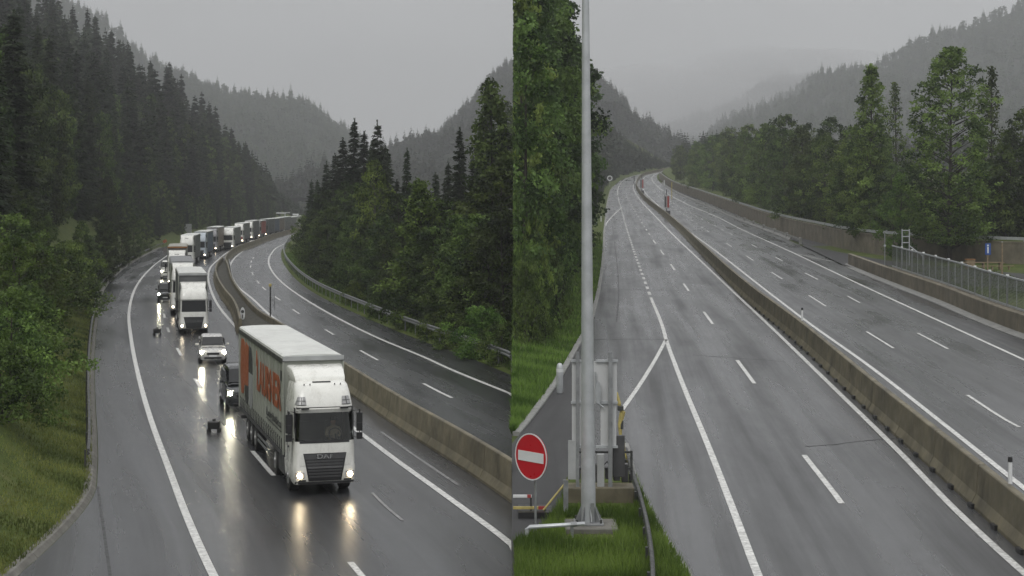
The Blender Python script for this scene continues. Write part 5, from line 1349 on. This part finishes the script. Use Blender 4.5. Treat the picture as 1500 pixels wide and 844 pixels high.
m = MB(); m.loft([[Vector((X_(876)+.09*math.cos(a), .0+y, Z_(575)+.34*math.sin(a))) for a in [6.283*i/18 for i in range(18)]] for y in (-.06,.06)]); m.tube([(X_(872),0,Z_(545)),(X_(875),0,Z_(590)),(X_(884),0,Z_(597))], .03, 6); m.build('lamp_head', M['steel_pale'], root)
m = MB(); m.box((X_(880), .08, (Z_(665)+Z_(715))/2), (.22,.2,1.0)); m.build('switch_cabinet', M['alu'], root, bevel=.02)
m = MB(); m.box((X_(888), -.10, Z_(727)), (.16,.1,.2)); m.build('junction_box', M['signwhite'], root, bevel=.01)
m = MB(); m.box((X_(907), .25, (Z_(640)+Z_(700))/2), (.36,.16,1.25)); m.build('cabinet', M['darkgrey'], root, bevel=.02)
# machine base behind
p1 = gr(876, 745); root = empty('concrete_plinth', (p1.x, p1.y, zr(p1.y)), 0, 'long mossy concrete base behind the mast carrying the sign posts', 'footing')
m = MB(); m.box((.06,.55,.22), (2.05,.9,.75)); m.build('block', M['concrete'], root, bevel=.03)
p1 = gr(880, 735); root = empty('equipment_frame', (p1.x, p1.y, zr(p1.y)), 0, 'low dark steel frame with cables on the concrete base behind the mast', 'frame'); z0 = .6
m = MB()
for x in (-.95,.95): m.box((x,.3,z0+.45), (.07,.07,.9))
m.box((0,.3,z0+.85), (1.9,.06,.06)); m.box((0,.3,z0+.35), (1.9,.06,.06)); m.build('bar', M['steel_dark'], root)
m = MB()
for i, x in enumerate((-.7,-.45,-.1,.25,.5,.75)): m.box((x,.35,z0+.22), (.2,.3,.35+.1*(i % 3)))
m.build('machine_box', M['darkgrey'], root, bevel=.02)
m = MB(); m.tube([(-.8,.2,z0+.1),(-.5,.1,z0+.5),(-.2,.15,z0+.15),(.2,.1,z0+.6),(.45,.15,z0+.1)], .025, 6); m.build('cable', M['black'], root)
# yellow barrier drive with its folded bars beside the slip road
p1 = gr(911, 690); root = empty('barrier_drive', (p1.x, p1.y, zr(p1.y)), 0, 'yellowed boom barrier drive with bent arm beside the white painted wedge', 'barrier gate'); s1 = p1.y/F
xz = lambda px, py: (((px-911)*s1), 0, H-(py-HY)*s1-zr(p1.y))
m = MB(); m.tube([xz(903,575),xz(907,592),xz(912,604),xz(908,622),xz(909,640)], [.05,.07,.10,.07,.05], 8); m.build('arm', M['yellow'], root, smooth=True)
m = MB(); m.box(xz(910,622), (.14,.12,.3)); m.box(xz(909,598), (.2,.14,.16)); m.build('motor', M['steel_dark'], root, bevel=.02)
m = MB(); m.tube([xz(908,640),xz(914,650),xz(917,668),xz(922,690),xz(926,706)], .035, 6); m.build('link_rod', M['yellow'], root)
m = MB(); m.box(xz(905,668), (.08,.08,1.1)); m.build('post', M['steel'], root)
# white reflective bollard on the slip road
p1 = gr(820, 576); root = empty('bollard', (p1.x, p1.y, zr(p1.y)), 0, 'white capsule-shaped bollard at the edge of the dark slip road', 'bollard')
m = MB(); m.loft([[Vector((r_*math.cos(a), r_*math.sin(a), z)) for a in [6.283*i/14 for i in range(14)]] for r_, z in ((.13,0),(.15,.06),(.155,.6),(.155,1.1),(.13,1.26),(.07,1.34),(.01,1.36))]); m.build('body', M['steel_pale'], root, smooth=True)
m = MB(); m.tube([(0,0,.95),(0,0,1.1)], .158, 14); m.build('reflector', M['signwhite'], root)
# no-entry sign
p1 = gr(784.5, 792); s1 = p1.y/F; root = empty('no_entry_sign', (p1.x, p1.y, zr(p1.y)+.1), 0, 'red no-entry sign with a white bar on a slim grey pole', 'road sign')
zc = H-(669-HY)*s1-zr(p1.y)-.1
m = MB(); m.tube([(0,.03,-.2),(0,.03,zc+.2)], .035, 10); m.build('pole', M['steel'], root)
rz = R(-48)
d = bpy.data.objects.new('disc', None); 
m = MB(); m.tube([(0,-.02,0),(0,-.05,0)], .63, 40); dm = m.mesh('disc', M['red'], .008)
d = link('disc', dm, root); d.location = (-.09,0,zc); d.rotation_euler = (0,0,rz)
m = MB(); m.loft([[Vector((rr*math.cos(a), y, rr*math.sin(a))) for a in [6.283*i/40 for i in range(40)]] for y, rr in ((-.048,.635),(-.056,.635),(-.056,.60),(-.048,.60))], cap=False); m.build('rim', M['signwhite'], d)
m = MB(); m.box((0,-.056,0), (1.0,.012,.27)); m.build('bar', M['signwhite'], d)
# striped boom bars and railing at the picture edge
for py, col, label in ((727, 'signwhite', 'upper of two pale boom bars reaching in at the boundary behind the no-entry sign'), (744, 'yellow', 'lower yellowish boom bar reaching in at the boundary behind the no-entry sign')):
    p1 = gr(752, 770); s1 = p1.y/F; root = empty('boom_bar', (.03, p1.y+1.2, zr(p1.y+1.2)), 0, label, 'barrier gate'); z = H-(py-HY)*(p1.y+1.2)/F-zr(p1.y+1.2); L_ = (28 if py < 735 else 50)*s1
    m = MB(); m.box((L_/2, 0, z), (L_, .05, .085)); ba = m.build('bar', M[col], root, bevel=.01)
    m = MB(); m.box((L_*.86, -.004, z), (L_*.2, .056, .089)); m.build('red_band', M['dull_red'], ba)
    m = MB(); m.box((L_*.96, .02, z/2), (.06, .06, z)); m.build('support', M['steel_dark'], root)
p1 = gr(800, 760); s1 = p1.y/F; root = empty('brace', (p1.x, p1.y, zr(p1.y)), 0, 'slanting pale brace between the boom bars and the sign posts', 'brace')
m = MB(); a = Vector(((796-800)*s1, 0, .25)); b_ = Vector(((832-800)*s1, .1, H-(704-HY)*s1-zr(p1.y))); m.tube([a, b_], .03, 6); m.build('rod', M['yellow'], root); m = MB(); m.box((b_.x-.06,.1,b_.z/2), (.14,.1,b_.z)); m.build('post', M['steel'], root); m = MB(); m.box((-.3,.6,.03), (1.0,1.2,.3)); m.build('trough', M['black'], root)
p1 = gr(812, 796); s1 = p1.y/F; root = empty('pipe_rail', (p1.x, p1.y, zr(p1.y)), 0, 'rusty white pipe railing running from the grass to the mast', 'railing')
zz_ = lambda py: H-(py-HY)*s1-zr(p1.y)
m = MB(); m.tube([((772-812)*s1,0,-.0),((772-812)*s1,0,zz_(775)),((776-812)*s1,0,zz_(772)),((838-812)*s1,.05,zz_(769)),((857-812)*s1,.08,zz_(768))], .055, 8); m.build('pipe', M['steel_pale'], root, smooth=True)
m = MB(); m.tube([((836-812)*s1,.05,zz_(769)),((845-812)*s1,.06,zz_(768.6))], .075, 8); m.tube([((838-812)*s1,.05,0),((838-812)*s1,.05,zz_(769))], .045, 8); m.build('clamp', M['steel'], root)
# short steel rail along the island
rp = [gr(a, c) for a, c in ((955,905),(956,860),(949,800),(936,745),(924,706),(917,680))]
guardrail(smoothpath(rp, 6), 'short dark steel rail curving along the right edge of the traffic island', 2.2, .42, 'steel_dark', 1, cat='guardrail')

# ---- mesh fence on the parapet bank
def fence():
    y0, y1 = Yr(482), Yr(411); pp = path(lambda Y: XO(Y)+1.35, y0-22, y1, zr, .8)
    root = empty('mesh_fence', pp[0], 0, 'tall grey steel mesh fence on posts behind the low concrete parapet', 'fence'); o0 = pp[0]; zo = 1.32; hf = 1.85
    m = MB(); m.sweep([p-o0+Vector((0,0,zo+hf)) for p in pp], [(-.045,-.05),(-.045,.05),(.045,.05),(.045,-.05)]); m.build('top_rail', M['steel_pale'], root)
    m = MB(); m.sweep([p-o0+Vector((0,0,zo)) for p in pp], [(-.045,-.06),(-.045,.06),(.045,.06),(.045,-.06)]); m.build('bottom_rail', M['steel_pale'], root)
    m = MB(); m.sweep([p-o0+Vector((0,0,0)) for p in pp], [(-.36,-.2),(-.36,zo-.12),(.2,zo-.10),(.2,-.2)]); m.build('plinth', M['wallcon'], root)
    m = MB(); nb = 19
    for k in range(1, nb): m.sweep([p-o0+Vector((0,0,zo+hf*k/nb)) for p in pp], [(-.012,-.022),(-.012,.022),(.012,.022),(.012,-.022)])
    m.build('wire_panel', M['mesh_green'], root)
    pm = MB().box((0,0,zo+hf/2-.1), (.09,.11,hf+.35)).mesh('post', M['steel']); cap = MB().box((0,0,zo+hf+.1), (.15,.17,.1)).mesh('cap', M['signwhite']); bm_ = MB().box((0,0,zo+hf/2), (.05,.05,hf)).mesh('picket', M['steel_pale'])
    acc = 3; k = 0
    for a, c in zip(pp, pp[1:]):
        acc += (c-a).length
        if acc >= 1.95:
            acc = 0; k += 1; t = (c-a).normalized(); rz = math.atan2(t.y, t.x)
            if k % 2: po = link('post', pm, root); po.location = a-o0; po.rotation_euler = (0,0,rz); ca = link('cap', cap, po)
            else: po = link('picket', bm_, root); po.location = a-o0; po.rotation_euler = (0,0,rz)
fence()
# end frame and stair rail behind the fence
p1 = gr(1318, 392); s1 = p1.y/F; root = empty('access_ladder', (p1.x+.3, p1.y+1.5, zr(p1.y)), 0, 'pale steel access frame with a sloping handrail behind the far end of the fence', 'ladder')
zq = lambda py: H-(py-HY)*s1-zr(p1.y)
m = MB()
for dx in (0,.75): m.tube([(dx+.3,0,0),(dx+.3,0,zq(336))], .06, 6)
for py in (338,347,356,366): m.box((.67,0,zq(py)), (.8,.07,.1))
m.build('frame', M['steel_pale'], root)
m = MB(); m.tube([(1.0,0,zq(360)),(2.4,-.2,zq(376))], .06, 6); m.tube([(2.4,-.2,zq(376)),(2.4,-.2,0)], .05, 6); m.build('handrail', M['steel_pale'], root)
p1 = gr(1297, 391); root = empty('lamp_pole', (p1.x, p1.y+.3, zr(p1.y)), 0, 'thin grey pole at the far end of the mesh fence', 'post')
m = MB(); m.tube([(0,0,0),(0,0,3.6),(.25,0,3.8)], .05, 8); m.build('pole', M['steel'], root); m = MB(); m.box((0,0,2.2), (.2,.12,.2)); m.build('box', M['steel_pale'], root)
# rest area: blue sign, post, table and bench
p1 = gr(1447, 402); s1 = p1.y/F; root = empty('rest_area_sign', (p1.x, p1.y, zr(p1.y)+.1), 0, 'blue rest-area sign with a white symbol on a wooden post', 'road sign')
m = MB(); m.box((0,.04,.95), (.12,.08,2.1)); m.build('post', M['wood'], root)
zc = H-(365-HY)*s1-zr(p1.y)-.1
m = MB(); m.box((0,-.03,zc), (.56,.05,1.1)); bd = m.build('board', M['blue'], root, bevel=.02)
m = MB(); m.box((0,-.06,zc-.08), (.13,.012,.62)); m.box((0,-.06,zc+.36), (.16,.012,.14)); m.build('symbol', M['signwhite'], bd)
p1 = gr(1468, 407); root = empty('post', (p1.x, p1.y, zr(p1.y)), 0, 'bare wooden post right of the blue rest-area sign', 'post')
m = MB(); m.tube([(0,0,0),(0,0,3.3)], .075, 8); m.build('pole', M['wood'], root); m = MB(); m.tube([(0,0,3.3),(0,0,3.38)], .085, 8); m.build('cap', M['steel_pale'], root)
p1 = gr(1440, 397); root = empty('picnic_bench', (p1.x, p1.y, zr(p1.y)+.1), R(4), 'long wooden picnic bench on the grass by the blue sign', 'bench')
m = MB()
for k in range(3): m.box((0,-.25+.2*k,.75), (4.2,.18,.06))
m.build('table_top', M['wood'], root); m = MB(); m.box((.6,-.9,.42), (4.4,.3,.06)); m.build('seat', M['wood'], root)
m = MB()
for x in (-1.7,0,1.7): m.box((x,-.05,.37), (.14,.5,.74)); m.box((x+.6,-.9,.2), (.12,.22,.42))
m.build('leg', M['wood'], root)
p1 = gr(1421, 394); root = empty('litter_box', (p1.x, p1.y, zr(p1.y)+.1), 0, 'square wooden litter box left of the picnic bench', 'bin')
m = MB(); m.box((0,0,.42), (.85,.7,.84)); m.build('box', M['wood'], root, bevel=.02); m = MB(); m.box((0,0,.87), (.95,.8,.08)); m.build('lid', M['rust'], root)
# ================================================================== air, light, camera
hz = MB(); x0, x1, y0, y1, z0, z1 = -1900, 2300, -60, 4300, -8, 760
hz.add([(x,y,z) for z in (z0,z1) for y in (y0,y1) for x in (x0,x1)], [(0,2,3,1),(4,5,7,6),(0,1,5,4),(2,6,7,3),(0,4,6,2),(1,3,7,5)])
m, t, out = nt('misty_air')
pv = N(t, 'ShaderNodeVolumePrincipled', Density=.00031, Anisotropy=.15); pv.inputs['Color'].default_value = (.93, .95, .97, 1)
t.links.new(pv.outputs[0], out.inputs['Volume'])
o = hz.build('haze', m); o['kind'] = 'stuff'; o['label'] = 'thin grey rain mist filling the valley'

# a low cloud hanging in the far end of the second valley
m2, t2, out2 = nt('low_cloud'); pv2 = N(t2, 'ShaderNodeVolumePrincipled', Density=.0036); pv2.inputs['Color'].default_value = (.95, .96, .97, 1); t2.links.new(pv2.outputs[0], out2.inputs['Volume'])
for i, (px, py, Y, a, b_, c) in enumerate(((1010, 150, 2350, 230, 200, 52), (1150, 96, 2500, 150, 150, 26))):
    cm = MB(); rr = random.Random(40+i); c0 = Vector(((px-CX)*Y/F, Y, H-(py-HY)*Y/F)); rings = []
    for j in range(1, 14):
        th = math.pi*j/14; rings.append([c0 + Vector((a*math.sin(th)*math.cos(p)*(1+.14*math.sin(3*p+i+j*.4)), b_*math.sin(th)*math.sin(p), c*math.cos(th)*(1+.15*math.sin(2*p+j*.5)))) for p in [6.2832*k/28 for k in range(28)]])
    cm.loft(rings); o = cm.build('mist', m2, smooth=True); o['kind'] = 'stuff'; o['label'] = ('bank of low mist filling the far end of the valley', 'thin wisp of low cloud drifting along the mountainside')[i]

w = bpy.data.worlds.new('World'); scene.world = w; w.use_nodes = True; t = w.node_tree; t.nodes.clear()
out = t.nodes.new('ShaderNodeOutputWorld'); bg = N(t, 'ShaderNodeBackground', Strength=.158)
SUN_EL, SUN_AZ = 52, 200
sk = t.nodes.new('ShaderNodeTexSky'); sk.sky_type = 'NISHITA'; sk.sun_disc = False; sk.sun_elevation = R(SUN_EL); sk.sun_rotation = R(SUN_AZ); sk.altitude = 900; sk.dust_density = 4; sk.air_density = 1.0
hs = N(t, 'ShaderNodeHueSaturation', Saturation=.06, Value=1.0); t.links.new(sk.outputs[0], hs.inputs['Color'])
# the cloud deck: soft, brighter towards the zenith as under any overcast sky
tc = t.nodes.new('ShaderNodeTexCoord'); sep = t.nodes.new('ShaderNodeSeparateXYZ'); t.links.new(tc.outputs['Generated'], sep.inputs[0])
mp = t.nodes.new('ShaderNodeMapping'); mp.inputs['Scale'].default_value = (2.2, 2.2, 5); t.links.new(tc.outputs['Generated'], mp.inputs[0])
nz = noise(t, mp.outputs[0], 1.6, 5, .5)
deck = ramp(t, sep.outputs[2], [(0.0, (2.9,2.92,2.93)), (.08, (2.75,2.77,2.79)), (.2, (3.2,3.22,3.25)), (.4, (5.6,5.62,5.65)), (1.0, (11,11,11))])
cl = ramp(t, nz, [(.28, g(.80)), (.72, g(1.17))])
deck = mixc(t, 1.0, deck, cl, 'MULTIPLY')
deck = mixc(t, 1.0, deck, ramp(t, sep.outputs[0], [(.0, g(.9)), (.35, g(1.16))]), 'MULTIPLY')
mx = mixc(t, .80, hs.outputs[0], deck)
t.links.new(mx, bg.inputs[0]); t.links.new(bg.outputs[0], out.inputs[0])

ld = bpy.data.lights.new('sun', 'SUN'); ld.energy = .9; ld.angle = R(25); ld.color = (1, .98, .95)
lo = bpy.data.objects.new('sun', ld); C.objects.link(lo)
az = R(SUN_AZ); el = R(SUN_EL); d = Vector((math.sin(az)*math.cos(el), math.cos(az)*math.cos(el), math.sin(el)))
lo.rotation_euler = (-d).to_track_quat('-Z', 'Y').to_euler(); lo.location = (0, -20, 60)

cd = bpy.data.cameras.new('camera'); cam = bpy.data.objects.new('camera', cd); C.objects.link(cam)
cam.location = (0, 0, H); cam.rotation_euler = (R(90), 0, 0); cd.sensor_width = 36; cd.lens = F/1500*36; cd.shift_y = -(422-HY)/1500
cd.clip_start = .5; cd.clip_end = 8000; scene.camera = cam
scene.view_settings.view_transform = 'Standard'; scene.view_settings.look = 'None'; scene.view_settings.exposure = 0; scene.view_settings.gamma = 1
scene.view_settings.use_curve_mapping = False
scene.render.engine = 'CYCLES'
cy = scene.cycles; cy.use_denoising = True; cy.max_bounces = 6; cy.diffuse_bounces = 2; cy.glossy_bounces = 2; cy.transmission_bounces = 2; cy.transparent_max_bounces = 8; cy.volume_bounces = 0
cy.sample_clamp_indirect = 8; cy.caustics_reflective = False; cy.caustics_refractive = False
cy.use_adaptive_sampling = True; cy.adaptive_threshold = .02
